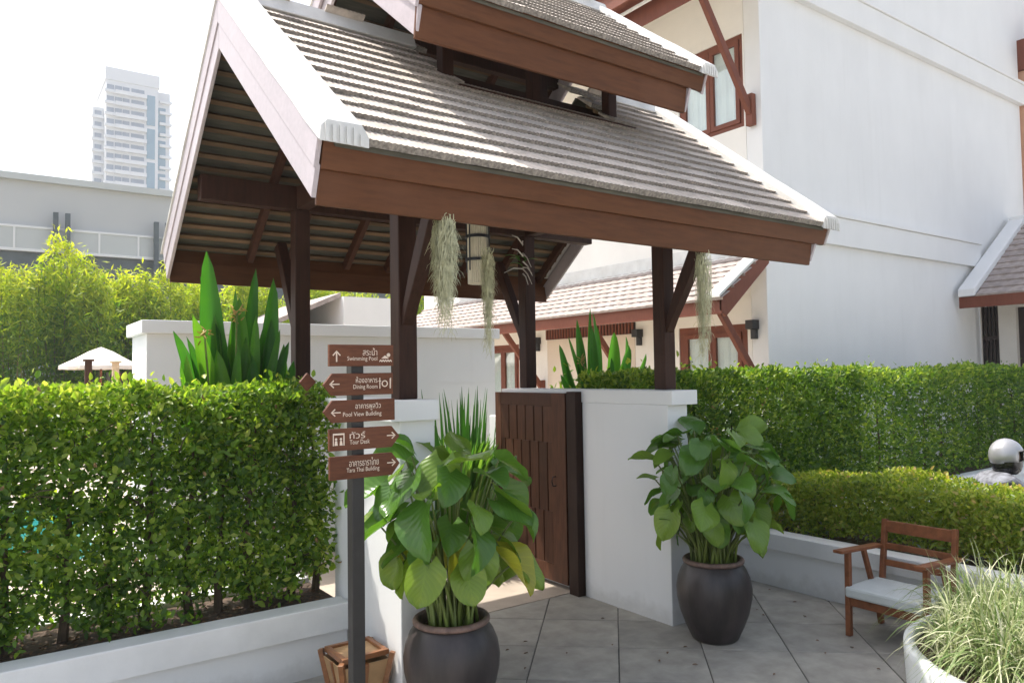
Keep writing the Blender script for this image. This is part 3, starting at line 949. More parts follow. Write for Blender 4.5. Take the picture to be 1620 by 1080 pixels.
MB().box(XB + .9, XB + 1.0, YB + .35, 18, -0.05, 10.4).build("room_wall", ROOMD, bld)
for (z0, z1, pr) in ((3.94, 4.405, 0.09), (7.85, 8.30, 0.12)):
    MB().box(XB - .03, 16.7 if z0 < 5 else 19.2, YB - pr, YB - .001, z0, z1).build("moulding", WHITE, bld, 0.01)
    MB().box(XB - .05, 16.7 if z0 < 5 else 19.2, YB - pr - .035, YB - .001, z1 + .001, z1 + .06).build("moulding", WHITE, bld, 0.01)
# windows and doors on the side wall
def casement(y0, y1, z0, z1, n, name, fr=0.075):
    w = MB()
    x0, x1 = XB + .02, XB + .10
    w.box(x0, x1, y0, y1, z0, z0 + fr).box(x0, x1, y0, y1, z1 - fr, z1)
    w.box(x0, x1, y0, y0 + fr, z0 + fr, z1 - fr).box(x0, x1, y1 - fr, y1, z0 + fr, z1 - fr)
    f = w.build(name, FRAMEW, bld, 0.004)
    sw = (y1 - y0 - 2 * fr) / n
    for i in range(n):
        a = y0 + fr + sw * i + .004; bb = a + sw - .008
        s = MB(); t = 0.075
        xa, xb = XB - .005, XB + .05
        s.box(xa, xb, a, bb, z0 + fr, z0 + fr + t).box(xa, xb, a, bb, z1 - fr - t, z1 - fr)
        s.box(xa, xb, a, a + t, z0 + fr + t, z1 - fr - t).box(xa, xb, bb - t, bb, z0 + fr + t, z1 - fr - t)
        s.build("sash", FRAMEW, f, 0.004)
        MB().box(XB + .015, XB + .021, a + t, bb - t, z0 + fr + t, z1 - fr - t).build("pane", GLASS, f)
        c = MB(); m_ = 22; vs = []; fs = []
        for k in range(m_ + 1):
            yy = a + .01 + (bb - a - .02) * k / m_; xx = XB + .060 + .012 * sin(k * 2.1) + .008 * sin(k * .9)
            vs += [(xx, yy, z0 + fr), (xx, yy, z1 - fr - .02)]
        for k in range(m_): fs.append((2 * k, 2 * k + 1, 2 * k + 3, 2 * k + 2))
        c.add(vs, fs).build("curtain", CURT, f, smooth=True)
casement(*W1, 2, "window"); casement(*D1, 2, "door", 0.12); casement(*D0, 2, "door", 0.1)
box("panel", plain("beige_panel", (0.66, 0.57, 0.47), 0.8, 0.03, 2), (XB - .012, XB - .001, 9.92, 12.55, 0, 2.59), bld)
lv = box("louvre_panel", GATED, (XB - .03, XB - .001, 9.9, 12.56, 2.592, 2.80), bld)
for k in range(30):
    y = 9.94 + k * 0.089
    box("louvre_slat", FRAMEW, (XB - .055, XB - .031, y - .022, y + .022, 2.595, 2.797), lv)
for y in (7.27, 9.78, 12.85):
    l_ = empty("wall_lamp", (XB, y, 2.5), {7.27: "black wall lamp at the building corner beside the brown door", 9.78: "black wall lamp between the louvred panel and the brown door", 12.85: "black wall lamp just right of the far pavilion post"}[y], "lamp", "black wall lamps on the hotel")
    MB().box(XB - .16, XB - .002, y - .07, y + .07, 2.52, 2.66).build("head", BLACK, l_, .004)
    MB().box(XB - .07, XB - .002, y - .045, y + .045, 2.37, 2.519).build("bracket", BLACK, l_, .004)
# low verandah roof along the side wall
LA = math.atan2(3.607 - 2.846, 9.499 - 8.453)
def ribbed_course(length, tw, expo, seed):
    r = random.Random(seed)
    n = int(length / tw); vs, fs = [], []
    xs = []
    for k in range(n):
        h = r.uniform(0, .006)
        for q, dz in ((0.02, 0), (0.25, .010), (0.75, .010), (0.98, 0)):
            xs.append((k * tw + q * tw, dz + h))
    m_ = len(xs)
    for y, zz in ((0, 0), (expo * 1.3, 0)):
        for (x, z) in xs: vs.append((x, y, z))
    for (x, z) in xs: vs.append((x, 0, -.03))
    for k in range(m_ - 1):
        fs.append((k, k + 1, m_ + k + 1, m_ + k)); fs.append((2 * m_ + k, 2 * m_ + k + 1, k + 1, k))
    me = bpy.data.meshes.new("tile_course"); me.from_pydata(vs, [], fs)
    return me
def lay_courses(parent, origin, along, upslope, normal, length, rows, expo, mat, tw=0.22):
    ms = [ribbed_course(length, tw, expo, s) for s in range(2)]
    tilt = 0.12
    d = (upslope * cos(tilt) - normal * sin(tilt) * 1.0).normalized()
    nn = along.cross(d); nn = nn if nn.dot(normal) > 0 else -nn
    for r_ in range(rows):
        o = origin + upslope * (expo * r_) + normal * 0.03 + along * (tw / 2 * (r_ % 2) - tw / 2)
        place("tile_course", ms[r_ % 2], mat, parent, frame_matrix(o, along, d, nn))
Yv, Ye = 7.0, 17.6
low = MB().prism([(8.47, 2.90), (9.60, 2.90 + 1.13 * tan(LA)), (9.60, 2.84 + 1.13 * tan(LA)), (8.47, 2.84)], 'y', Yv, Ye).build("verandah_roof", CREAM, bld)
lay_courses(low, Vector((8.40, Yv, 2.895)), Vector((0, 1, 0)), Vector((cos(LA), 0, sin(LA))), Vector((-sin(LA), 0, cos(LA))), Ye - Yv, 8, 0.158, TILE2)
MB().box(9.38, 9.599, Yv - .02, Ye, 3.60, 3.66).build("flashing", VERGE, low, .01)
MB().box(9.545, 9.598, Yv - .02, Ye, 3.661, 3.92).build("flashing", VERGE, low, .01)
MB().box(8.44, 8.468, Yv - .04, Ye, 2.70, 2.905).build("fascia", FRAMEW, low, .004)
zz = 1.13 * tan(LA)
MB().prism([(8.44, 2.95), (9.56, 2.95 + zz), (9.56, 2.68 + zz), (8.53, 2.66), (8.44, 2.74)], 'y', Yv - .045, Yv - .005).build("barge_board", FRAMEW, low, .004)
MB().prism([(8.36, 2.98), (9.56, 3.0 + zz), (9.56, 2.952 + zz), (8.36, 2.93)], 'y', Yv - .08, Yv + .16).build("verge", VERGE, low, .006)
for y in (7.12, 10.0, 12.7, 15.2):
    MB().beam((8.56, y, 2.80), (9.57, y, 1.55), .07, .11).build("brace", FRAMEW, low, .004)
    MB().box(9.53, 9.598, y - .05, y + .05, 1.3, 1.75).build("brace_block", FRAMEW, low, .004)
# upper eave
MB().prism([(8.40, 7.52), (9.598, 8.42), (9.598, 8.36), (8.40, 7.46)], 'y', 6.75, 18).build("soffit", CREAM, bld)
MB().prism([(7.97, 8.06), (9.9, 9.5), (9.9, 9.38), (7.97, 7.96)], 'y', 6.68, 18).build("eave_roof", TILE2, bld)
MB().box(8.37, 8.398, 6.74, 18, 7.37, 7.74).build("fascia", FRAMEW, bld, .004)
MB().box(8.05, 8.369, 6.74, 18, 7.70, 7.74).build("eave_board", FRAMEW, bld, .004)
MB().box(8.02, 8.049, 6.72, 18, 7.66, 7.98).build("fascia", FRAMEW, bld, .004)
MB().tube([(8.22, 6.9, 7.62), (8.22, 18, 7.62)], .03, 6).build("gutter_pipe", VERGE, bld)
MB().prism([(8.37, 7.38), (9.595, 8.30), (9.595, 9.3), (8.03, 7.99), (8.03, 7.72)], 'y', 6.69, 6.735).build("barge_board", FRAMEW, bld, .004)
MB().box(9.50, 9.598, 7.14, 7.27, 5.67, 6.16).build("brace_block", FRAMEW, bld, .006)
MB().beam((9.54, 7.205, 5.86), (8.47, 7.205, 7.42), .075, .12).build("brace", FRAMEW, bld, .006)
MB().box(9.50, 9.598, 13.0, 13.13, 5.67, 6.16).build("brace_block", FRAMEW, bld, .006)
MB().beam((9.54, 13.06, 5.86), (8.47, 13.06, 7.42), .075, .12).build("brace", FRAMEW, bld, .006)
# far right: eave of the next wing
MB().box(19.203, 24.0, YB - .9, YB + .3, 8.7, 9.4).build("wing_fascia", FRAMEW, bld, .01)
MB().box(19.30, 24.0, YB - .2, YB + .29, -0.05, 8.69).build("wing_wall", plain("ochre_wall", (0.55, 0.33, 0.22), 0.8, 0.05, 2), bld)

MB().box(19.5, 24.0, YB + .3, YB + 3, -0.05, 14).build("wing_wall", WHITE, bld)
# porch wing against the end wall
por = empty("porch", (16.5, 5.6, 0), "small tiled porch with slatted window against the tall white wall", "porch")
PA = math.atan2(5.0 - 3.30, 18.14 - 15.64)
MB().prism([(15.66, 3.27), (18.16, 3.27 + 2.5 * tan(PA)), (18.16, 3.19 + 2.5 * tan(PA)), (15.66, 3.19)], 'y', 3.2, YB - .08).build("roof", CREAM, por)
lay_courses(por, Vector((15.60, 3.2, 3.26)), Vector((0, 1, 0)), Vector((cos(PA), 0, sin(PA))), Vector((-sin(PA), 0, cos(PA))), YB - 3.3, 12, 0.247, TILE2, 0.3)
MB().prism([(15.55, 3.26), (18.2, 3.27 + 2.55 * tan(PA)), (18.2, 3.42 + 2.55 * tan(PA)), (15.55, 3.41)], 'y', YB - .42, YB - .10).build("verge", WHITE, por, .02)
MB().box(18.05, 18.3, 3.2, YB - .1, 3.27 + 2.5 * tan(PA) - .05, 3.27 + 2.5 * tan(PA) + .16).build("ridge", WHITE, por, .02)
MB().box(15.60, 15.655, 3.2, YB - .1, 3.04, 3.26).build("fascia", FRAMEW, por, .004)
wall_holes('x', 16.5, .25, 3.2, YB - .1, -0.05, 3.25, [(6.60, 6.92, 0.9, 3.10), (4.9, 6.28, 0, 3.05)]).build("wall", plain("beige_grey_wall", (0.62, 0.58, 0.52), 0.8, 0.03, 2), por)  # porch wall in its own beige-grey
MB().box(16.72, 16.74, 6.58, 6.94, 0.9, 3.1).build("window_recess", ROOMD, por)
for k in range(5):
    y = 6.61 + k * .0725
    MB().box(16.52, 16.56, y, y + .03, 0.9, 3.1).build("slat", GATED, por)
MB().box(16.515, 16.57, 6.6, 6.92, 2.42, 2.5).build("rail", GATED, por)
MB().box(16.62, 16.66, 4.9, 6.28, 0, 3.05).build("door", GATED, por)

# ================================================================== BACKGROUND, LEFT
ww = empty("garden_wall", (1.23, 8.0, 0), "white rendered wall with a thick cap beyond the big paddle leaves", "wall")
MB().box(1.28, 5.30, 8.05, 8.9, -0.05, 2.345).build("wall", WHITE, ww, .006)
MB().box(1.23, 5.35, 8.0, 8.95, 2.346, 2.475).build("cap", WHITE, ww, .008)
for z in (0.9, 1.35, 1.8):
    MB().box(1.279, 5.301, 8.046, 8.0495, z, z + .006).build("groove", COPING, ww)
an = empty("annex_house", (9.5, 22, 0), "small white annex with a pale roof far behind the pavilion", "building")
MB().box(8.95, 10.7, 22, 26, -0.05, 4.36).build("wall", WHITE, an)
MB().prism([(5.6, 3.0), (8.94, 4.5), (8.94, 4.35), (5.6, 2.85)], 'y', 22.2, 28).build("roof", TILE2, an)
MB().box(6.4, 8.94, 22.5, 27, -0.05, 3.1).build("wall", WHITE, an)

pr_ = empty("parasol", (2.68, 24, 0), "cream canvas parasol beside the pool behind the hedge", "parasol")
vs, fs = [], []
N8 = 8
for i, (r_, z) in enumerate(((0.0, 2.83), (0.32, 2.70), (0.68, 2.49), (1.04, 2.31), (1.05, 2.22))):
    for k in range(N8 * 2):
        t = 2 * pi * k / (N8 * 2) + .2
        rr = r_ * (1.0 if k % 2 == 0 else 0.955)
        vs.append((2.68 + rr * cos(t), 24 + rr * sin(t), z - (0 if k % 2 == 0 else .015 * i / 3)))
for i in range(4):
    for k in range(N8 * 2):
        j = (k + 1) % (N8 * 2)
        fs.append((i * 16 + k, i * 16 + j, (i + 1) * 16 + j, (i + 1) * 16 + k))
MB().add(vs, fs).build("canopy", CANVAS, pr_)
MB().tube([(2.68, 24, 0), (2.68, 24, 2.82)], .03, 8).build("pole", CHAIRW, pr_)
MB().lathe([(0, .0), (.28, 0), (.28, .07), (0.05, .10), (0.04, .3)], 16, 2.68, 24).build("base", COPING, pr_)
for k in range(8):
    t = 2 * pi * k / 8 + .2
    MB().beam((2.68, 24, 2.70), (2.68 + 1.0 * cos(t), 24 + 1.0 * sin(t), 2.30), .02, .02).build("rib", CHAIRW, pr_)
for (x, lab, mt, zt) in ((1.98, "slim dark timber post standing left under the parasol", GATEW, 2.34), (2.53, "pale timber post standing under the parasol", EDGE, 2.30)):
    o = MB().box(x - .07, x + .07, 19.93, 20.07, 0, zt).build("timber_post", mt, None, .01); tag(o, lab, "post")
    MB().box(x - .11, x + .11, 19.88, 20.12, zt + .001, zt + .05).build("cap", mt, o, .01)
hut = empty("pool_hut", (4.2, 26, 0), "dark slatted pool hut front just left of the white wall", "hut")
MB().box(3.15, 6.2, 26, 27.0, 0, 2.15).build("wall", GATED, hut)
for k in range(18):
    MB().box(3.2 + k * .16, 3.26 + k * .16, 25.95, 25.99, .05, 2.1).build("slat", CHAIRW, hut)

# grey hall behind the bamboo
gh = empty("grey_hall", (5, 48, 0), "long plain grey hall behind the bamboo screen", "building")
MB().box(-12, 30, 48, 60, -0.05, 12.6).build("wall", GREYB, gh)
MB().box(-12.3, 30.3, 47.7, 60.3, 12.601, 12.95).build("roof_edge", GREYW, gh)
MB().box(-12, 30, 47.75, 47.99, 8.95, 10.05).build("panel_band", GREYW, gh)
MB().box(-12, 30, 47.70, 47.99, 10.051, 10.17).build("rail", WHITE, gh)
MB().box(-12, 30, 47.70, 47.99, 8.80, 8.949).build("rail", WHITE, gh)
MB().box(-12, 30, 47.95, 47.99, 6.0, 8.79).build("dark_band", DARKM, gh)
for k in range(12):
    x = -4.6 + k * 1.95
    MB().box(x, x + .1, 47.70, 47.745, 8.95, 10.05).build("mullion", WHITE, gh)
for x in (-2.2, -1.6, 3.0, 3.55, 7.9, 8.5, 13, 13.6):
    MB().box(x, x + .24, 47.3, 47.55, 0, 10.95).build("column", DARKM, gh)

# apartment tower
tw_ = empty("apartment_tower", (36, 250, 0), "pale high-rise apartment tower on the skyline", "building")
MB().box(28.7, 42.6, 250, 272, 0, 93.0).build("tower_block", TOWER, tw_)
MB().box(28.4, 43.0, 249.7, 272.3, 90.8, 94.6).build("parapet", TOWER, tw_)
MB().box(25.8, 28.69, 255, 272, 0, 83.6).build("wing", TOWER, tw_)
MB().box(42.61, 46.3, 252, 272, 0, 90.5).build("wing", TOWER, tw_)
MB().box(33, 36, 258, 262, 94.6, 97.0).build("plant_room", TOWER, tw_)
wm = MB().box(-.9, .9, -.15, .1, -.75, .75).mesh("window"); wm.materials.append(TWIN)
bm_ = MB().box(-4.2, 4.2, -1.3, 0, -.55, .55).mesh("balcony"); bm_.materials.append(TOWER)
sm_ = MB().box(-1.7, 1.7, -1.0, 0, -.4, .4).mesh("balcony"); sm_.materials.append(TOWER)
gm = MB().box(-1.15, 1.15, -.2, .1, -4.6, 4.6).mesh("glazing"); gm.materials.append(TGLASS)
for k in range(24):
    z = 88.6 - k * 3.42
    if z < 40: break
    for x in (31.9, 33.9, 36.2, 37.9):
        place("window", wm, None, tw_, Matrix.Translation((x, 250, z)))
    place("balcony", bm_, None, tw_, Matrix.Translation((35.2, 250, z - 1.3)))
    place("balcony", sm_, None, tw_, Matrix.Translation((29.9, 250, z - 1.3)))
    place("window", wm, None, tw_, Matrix.Translation((29.8, 250, z)))
    if z < 84:
        place("balcony", sm_, None, tw_, Matrix.Translation((27.2, 255, z - 1.2)))
        place("window", wm, None, tw_, Matrix.Translation((27.2, 255, z)))
    place("balcony", sm_, None, tw_, Matrix.Translation((45.0, 252, z - 1.2)))
for k in range(4):
    place("glazing", gm, None, tw_, Matrix.Translation((40.6, 250, 83.6 - k * 10.3)))
    place("glazing", gm, None, tw_, Matrix.Translation((43.9, 252, 81.0 - k * 10.3)))
# ================================================================== PLANTING
hl = empty("hedge", (0.7, 5.15, 0.44), "tall clipped green hedge on the long white planter at the left", "hedge")
bx = (-1.6, 1.93, 4.90, 5.42, 0.46, 1.83)
P = hedge_points(56000, *bx, 0.09, 3, 0.55, 0.27, 0.42)
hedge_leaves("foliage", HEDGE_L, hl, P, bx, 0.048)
for k in range(17):
    x = -1.5 + k * 0.21 + random.uniform(-.05, .05); y = 5.15 + random.uniform(-.08, .08)
    t = MB(); pts = [(x, y, .38)]
    for q in range(5):
        pts.append((pts[-1][0] + random.uniform(-.03, .03), pts[-1][1] + random.uniform(-.03, .03), pts[-1][2] + .24))
    t.tube(pts, [.030, .024, .019, .015, .010, .006], 7)
    for q in range(7):
        b0 = Vector(pts[1 + q % 4]); a = random.uniform(0, 6.28)
        d = Vector((cos(a) * .16, sin(a) * .16, .12))
        t.tube([b0, b0 + d * .5 + Vector((0, 0, .02)), b0 + d], [.007, .005, .003], 5)
    t.build("trunk", TRUNK, hl)
tw2 = MB()
for k in range(260):
    p = Vector((random.uniform(-1.5, 1.9), random.uniform(4.93, 5.4), random.uniform(.6, 1.75))); a = random.uniform(0, 6.28)
    d = Vector((cos(a) * .12, sin(a) * .08, random.uniform(-.02, .14)))
    tw2.tube([p, p + d * .5 + Vector((0, 0, .01)), p + d], [.0035, .003, .0015], 4, False)
t2 = tw2.build("twigs", TRUNK, hl); t2["kind"] = "stuff"
n = 260
Pd = hedge_points(n, *bx, 0.09, 3, 0.3, 0.3, 0.9)
cloud("dead_leaves", plain("dead_hedge_leaf", (0.24, 0.15, 0.06), 0.8, 0.4, 30), hl, Pd, unit(n), unit(n), .045, .022, R.uniform(0, 1, n), .3, True, "stuff")
# leaf litter on the soil
n = 500
Pl = np.column_stack([R.uniform(-1.2, 1.9, n), R.uniform(4.89, 5.3, n), np.full(n, .412) + R.uniform(0, .012, n)])
lit = cloud("leaf_litter", plain("dry_leaf", (0.16, 0.085, 0.045), 0.8, 0.4, 30), None, Pl, unit(n) * [1, 1, .2], np.tile([0, 0, 1.], (n, 1)) + unit(n) * .4, .045, .02, R.uniform(0, 1, n), .3, False)
tag(lit, "dry brown leaf litter on the soil under the left hedge", "leaf litter", kind="stuff")

hr = empty("hedge", (8.0, 5.1, 0.44), "long tall clipped hedge in front of the white hotel wall", "hedge")
bx = (4.52, 14.2, 4.72, 5.45, 0.5, 1.87)
P1 = hedge_points(38000, 4.52, 8.2, 4.72, 5.45, 0.5, 1.87, 0.08, 9, 0.3, 0.3, 0.45)
P2 = hedge_points(34000, 8.0, 14.2, 4.72, 5.45, 0.5, 1.87, 0.08, 19, 0.1, 0.3, 0.5)
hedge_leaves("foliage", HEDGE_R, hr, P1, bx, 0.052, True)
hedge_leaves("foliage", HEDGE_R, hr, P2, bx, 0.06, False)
for k in range(24):
    x = 4.7 + k * 0.4; MB().tube([(x, 5.1, .4), (x + random.uniform(-.05, .05), 5.08, .9), (x, 5.1, 1.5)], [.02, .016, .008], 6).build("trunk", TRUNK, hr)

hs = empty("hedge", (6.2, 2.6, 0.43), "low yellow-green hedge behind the wooden chair", "hedge")
P = hedge_points(36000, 0.5, 4.42, 5.82, 6.62, 0.48, 0.93, 0.07, 29, 0.35, 0.35, 0.5)[:, [1, 0, 2]]
P[:, 2] += 0.03 * np.sin(P[:, 1] * 2.3 + 1) + 0.02 * np.sin(P[:, 1] * 6.1) - 0.35 * np.clip((P[:, 1] - 4.0), 0, 1) * (P[:, 2] - .5)
n = len(P)
out = np.zeros((n, 3)); out[:, 0] = np.clip((P[:, 0] - 6.2) / .4, -1, 1); out[:, 2] = np.clip((P[:, 2] - .75) / .3, -.2, 1) + .25
L = .042 * R.uniform(.65, 1.3, n)
tt = np.clip(.52 + .22 * sines(P, 3, 5) + R.normal(0, .22, n) + .2 * np.clip((P[:, 2] - .95) / .1, 0, 1), 0, 1)  # sunlit top of the low hedge put into the leaf tint
cloud("foliage", HEDGE_S, hs, P, out * .6 + unit(n) * .8, out + unit(n) * .7, L, L * .55, tt, .2, True, "stuff")
for k in range(11):
    y = .7 + k * .36; MB().tube([(6.1, y, .42), (6.1 + random.uniform(-.1, .1), y + random.uniform(-.06, .06), .62), (6.0, y, .9)], [.014, .01, .005], 6).build("trunk", TRUNK, hs)
# pale ground-cover between wall and low hedge
n = 420
Pg = np.column_stack([R.uniform(5.78, 6.0, n), R.uniform(.6, 4.4, n), .44 + np.abs(R.normal(0, .04, n))])
gc = cloud("ground_cover", leafmat("silver_leaf", [(0, (.10, .14, .10)), (1, (.24, .29, .24))], .2, .6), None, Pg, unit(n) * [1, 1, .5] + [0, 0, .3], unit(n) * .6 + [0, 0, 1.], .05, .02, R.uniform(0, 1, n), .2, False)
tag(gc, "silvery ground cover along the low planter cap", "ground cover", kind="stuff")
# fern at the right edge
fe = empty("fern", (6.0, 1.72, .44), "small bright green fern at the right edge of the low hedge", "fern")
for k in range(9):
    a = k * 0.7 + .3; bl = []
    base = Vector((5.86, 1.72, .46)); o_ = Vector((cos(a), sin(a), 0))
    tip = [base + o_ * (.42 * t) + Vector((0, 0, .42 * t - .30 * t * t)) for t in [i / 14 for i in range(15)]]
    for i, p in enumerate(tip[1:]):
        s = o_.cross(Vector((0, 0, 1)))
        for sd in (-1, 1):
            d = (s * sd + o_ * .5).normalized() * (.10 * sin(pi * min(1, (i + 1.5) / 15)))
            bl.append(([p, p + d * .5 + Vector((0, 0, .008)), p + d], [.012, .012, .002], o_, .8 + random.uniform(-.2, .2)))
    ribbon_cloud("frond", PADDLE, fe, bl)

# ------------------------------------------------------------------ jars and the plants in them
JPROF = [(0, 0.0), (.15, 0.0), (.163, .012), (.205, .10), (.240, .19), (.262, .29), (.266, .36), (.254, .43), (.230, .488), (.204, .523), (.196, .533)]
RPROF = [(.196, .531), (.213, .538), (.216, .553), (.207, .565), (.190, .566), (.182, .553), (.180, .50)]
def jar(x, y, rz, label):
    e = empty("clay_jar", (x, y, 0.001), label, "jar", "big dark clay jars flanking the gate", rz)
    MB().lathe(JPROF, 48, wob=.006).build("body", JAR, e, smooth=True, local=True)
    MB().lathe(RPROF, 48, wob=.008).build("rim", RIM, e, smooth=True, local=True)
    MB().lathe([(0, .505), (.10, .51), (.185, .50)], 24).build("soil", SOIL, e, local=True)
    return e
JL, JR = (2.115, 3.685), (4.225, 3.62)
jar(*JL, 0.3, "big dark glazed jar in front of the left gate wall")
jar(*JR, 1.7, "big dark glazed jar in front of the right gate wall")
heart = lambda t: max(0.0, sin(pi * min(1.0, max(t, 0.0) ** .74))) ** .5 if t < 1 else 0.0
def heart_hw(t):
    return (0.60 + 0.40 * min(1, t / .25)) * heart(max(t, .06)) if t < .995 else 0.02
def pot_plant(x, y, n, L, label, crown_z, rad, zr, seed, low_yellow):
    rr = random.Random(seed)
    e = empty("potted_plant", (x, y, .505), label, "plant", "leafy plants in the clay jars")
    tints = (.3, .5, .66, .8, .97)
    vars_ = []
    for i in range(10):
        vars_.append((tints[i % 5], grid_leaf("leaf", heart_hw, 9, 6, L, L * rr.uniform(.96, 1.14), .26, rr.uniform(.05, .45), rr.uniform(.05, .34), .07, rr.uniform(-.3, .3), tints[i % 5], seed + i)))
        vars_[-1][1].materials.append(POTLEAF)
    for i in range(n):
        f = (i + .5) / n
        az = i * 2.39996 + rr.uniform(-.35, .35)
        el = -0.85 + 2.05 * f ** 1.15                             # low to high
        ro = rad * max(.12, cos(el)) ** .6 * (rr.uniform(.72, 1.05) if rr.random() < .7 else rr.uniform(.2, .75))
        z = crown_z + zr * sin(min(1.5, el)) + rr.uniform(-.05, .05)
        o_ = Vector((cos(az), sin(az), 0))
        Pb = Vector((x, y, 0)) + o_ * ro * .78 + Vector((0, 0, z))
        phi = radians(rr.uniform(30, 80) if f < .3 else rr.uniform(18, 70) if f < .7 else rr.uniform(-25, 50))
        if rr.random() < .15: phi -= radians(45)
        D = (o_ * cos(phi) - Vector((0, 0, 1)) * sin(phi)).normalized()
        N = (o_ * sin(phi) + Vector((0, 0, 1)) * cos(phi)).normalized()
        roll = rr.uniform(-.7, .7)
        Sx = D.cross(N).normalized()
        N2 = N * cos(roll) + Sx * sin(roll)
        Sx2 = D.cross(N2).normalized()
        sc = rr.uniform(.62, 1.15)
        if low_yellow and f < .22: tsel = [v for v in vars_ if v[0] > .7]
        elif f < .4: tsel = [v for v in vars_ if .3 < v[0] < .9]
        else: tsel = [v for v in vars_ if v[0] < .7]
        me = rr.choice(tsel)[1]
        place("leaf", me, None, e, frame_matrix(Pb, Sx2 * sc, D * sc, N2 * sc))
        a0 = rr.uniform(0, 6.28); r0 = rr.uniform(.03, .155)
        b0 = Vector((x + r0 * cos(az + (a0 - 3.1) * .16), y + r0 * sin(az + (a0 - 3.1) * .16), .50))
        mid = Vector((x, y, 0)) + o_ * (ro * .30) + Vector((0, 0, .5 + (z - .5) * .55))
        pts = []
        for q in range(7):
            t = q / 6
            pts.append(b0 * (1 - t) ** 2 + mid * 2 * t * (1 - t) + Pb * t * t)
        MB().tube(pts, [.011 * (1 - .55 * q / 6) for q in range(7)], 6, False).build("stem", STEM, e, smooth=True)
pot_plant(*JL, 58, .25, "large broad-leaved plant with some yellowing leaves in the left jar", 1.13, .54, .36, 21, True)
pot_plant(*JR, 118, .18, "broad-leaved plant with many smaller leaves in the right jar", 1.10, .58, .37, 45, False)

# ------------------------------------------------------------------ paddle-leaved plants
paddle_hw = lambda t: (.10 if t < .16 else 0.1 + .9 * sin(pi * min(1, ((t - .16) / .84) ** .8)) ** .65) if t < .99 else .01
def paddle_plant(name, loc, label, leaves, flowers, grp):
    e = empty(name, loc, label, "plant", grp)
    for (bx_, by_, bz, tipx, tipy, tipz, w, tint, fx, fy) in leaves:
        b0, tp = Vector((bx_, by_, bz)), Vector((tipx, tipy, tipz))
        D = tp - b0; Lg = D.length; D.normalize()
        N = Vector((fx, fy, .25)); Sx = D.cross(N).normalized(); N = Sx.cross(D)
        me = grid_leaf("leaf", paddle_hw, 14, 4, Lg, w, 0, random.uniform(.02, .12), .38, .05, random.uniform(-.5, .5), tint, int(bx_ * 999))
        me.materials.append(PADDLE)
        place("leaf", me, None, e, frame_matrix(b0, Sx, D, N))
    for p in flowers:
        fb = MB()
        for k in range(16):
            a = random.uniform(0, 6.28); d = Vector((cos(a) * .04, sin(a) * .04, random.uniform(-.04, .05)))
            c = Vector(p) + Vector((random.uniform(-.03, .03), random.uniform(-.03, .03), random.uniform(-.06, .06)))
            fb.tube([c, c + d * .6, c + d], [.006, .005, .001], 4)
        fb.build("flower", FLOWER, e)
        MB().tube([(loc[0], loc[1], loc[2]), ((loc[0] + p[0]) / 2, p[1], (loc[2] + p[2]) / 2 - .05), p], .007, 5).build("flower_stem", STEM, e)
G = "paddle-leaved plants round the gate"
lv_ = [(1.45, 5.78, 1.3, 1.30, 5.76, 2.83, .17, .45), (1.46, 5.80, 1.3, 1.38, 5.80, 2.66, .12, .2), (1.36, 5.72, 1.3, 1.11, 5.66, 2.24, .14, .6), (1.40, 5.70, 1.3, 1.22, 5.62, 2.36, .145, 1.0),
       (1.46, 5.78, 1.3, 1.42, 5.78, 2.42, .10, .3), (1.50, 5.74, 1.3, 1.52, 5.70, 2.50, .17, .75), (1.53, 5.70, 1.3, 1.56, 5.66, 2.20, .13, .65), (1.52, 5.82, 1.3, 1.68, 5.84, 2.74, .11, .25),
       (1.56, 5.80, 1.3, 1.60, 5.82, 2.50, .09, .2), (1.58, 5.74, 1.3, 1.83, 5.72, 2.66, .15, .45), (1.60, 5.76, 1.3, 1.78, 5.74, 2.35, .12, .35), (1.62, 5.74, 1.3, 1.86, 5.70, 2.15, .12, .3), (1.62, 5.70, 1.3, 1.94, 5.64, 2.02, .12, .25),
       (1.36, 5.66, 1.3, 1.10, 5.58, 2.06, .10, 1.0), (1.44, 5.64, 1.3, 1.36, 5.56, 2.10, .13, .85), (1.50, 5.64, 1.3, 1.46, 5.56, 2.12, .10, .7), (1.56, 5.64, 1.3, 1.60, 5.58, 2.06, .13, .6), (1.32, 5.70, 1.3, 1.14, 5.66, 1.98, .10, .8),
       (1.60, 5.66, 1.3, 1.70, 5.60, 2.0, .12, .4), (1.54, 5.84, 1.3, 1.58, 5.88, 2.3, .10, .2)]
for k in range(18):
    q = -1 + 2 * (k + .5) / 18; q += random.uniform(-.06, .06)
    lv_.append((1.50 + q * .14, 5.74 + random.uniform(-.10, .08), 1.3, 1.50 + q * .44, 5.72 + random.uniform(-.14, .1), 2.50 - .5 * abs(q) + random.uniform(-.35, .12), random.uniform(.07, .13), random.uniform(.15, .95)))
paddle_plant("paddle_plant", (1.45, 5.74, 0.006), "tall plant with big upright paddle leaves behind the left hedge", [(a[0], a[1], 1.1, *a[3:6], a[6] * 1.05, a[7], random.uniform(-.8, .5), -1) for a in lv_],
             [(1.49, 5.66, 2.37), (1.26, 5.62, 2.22)], G)
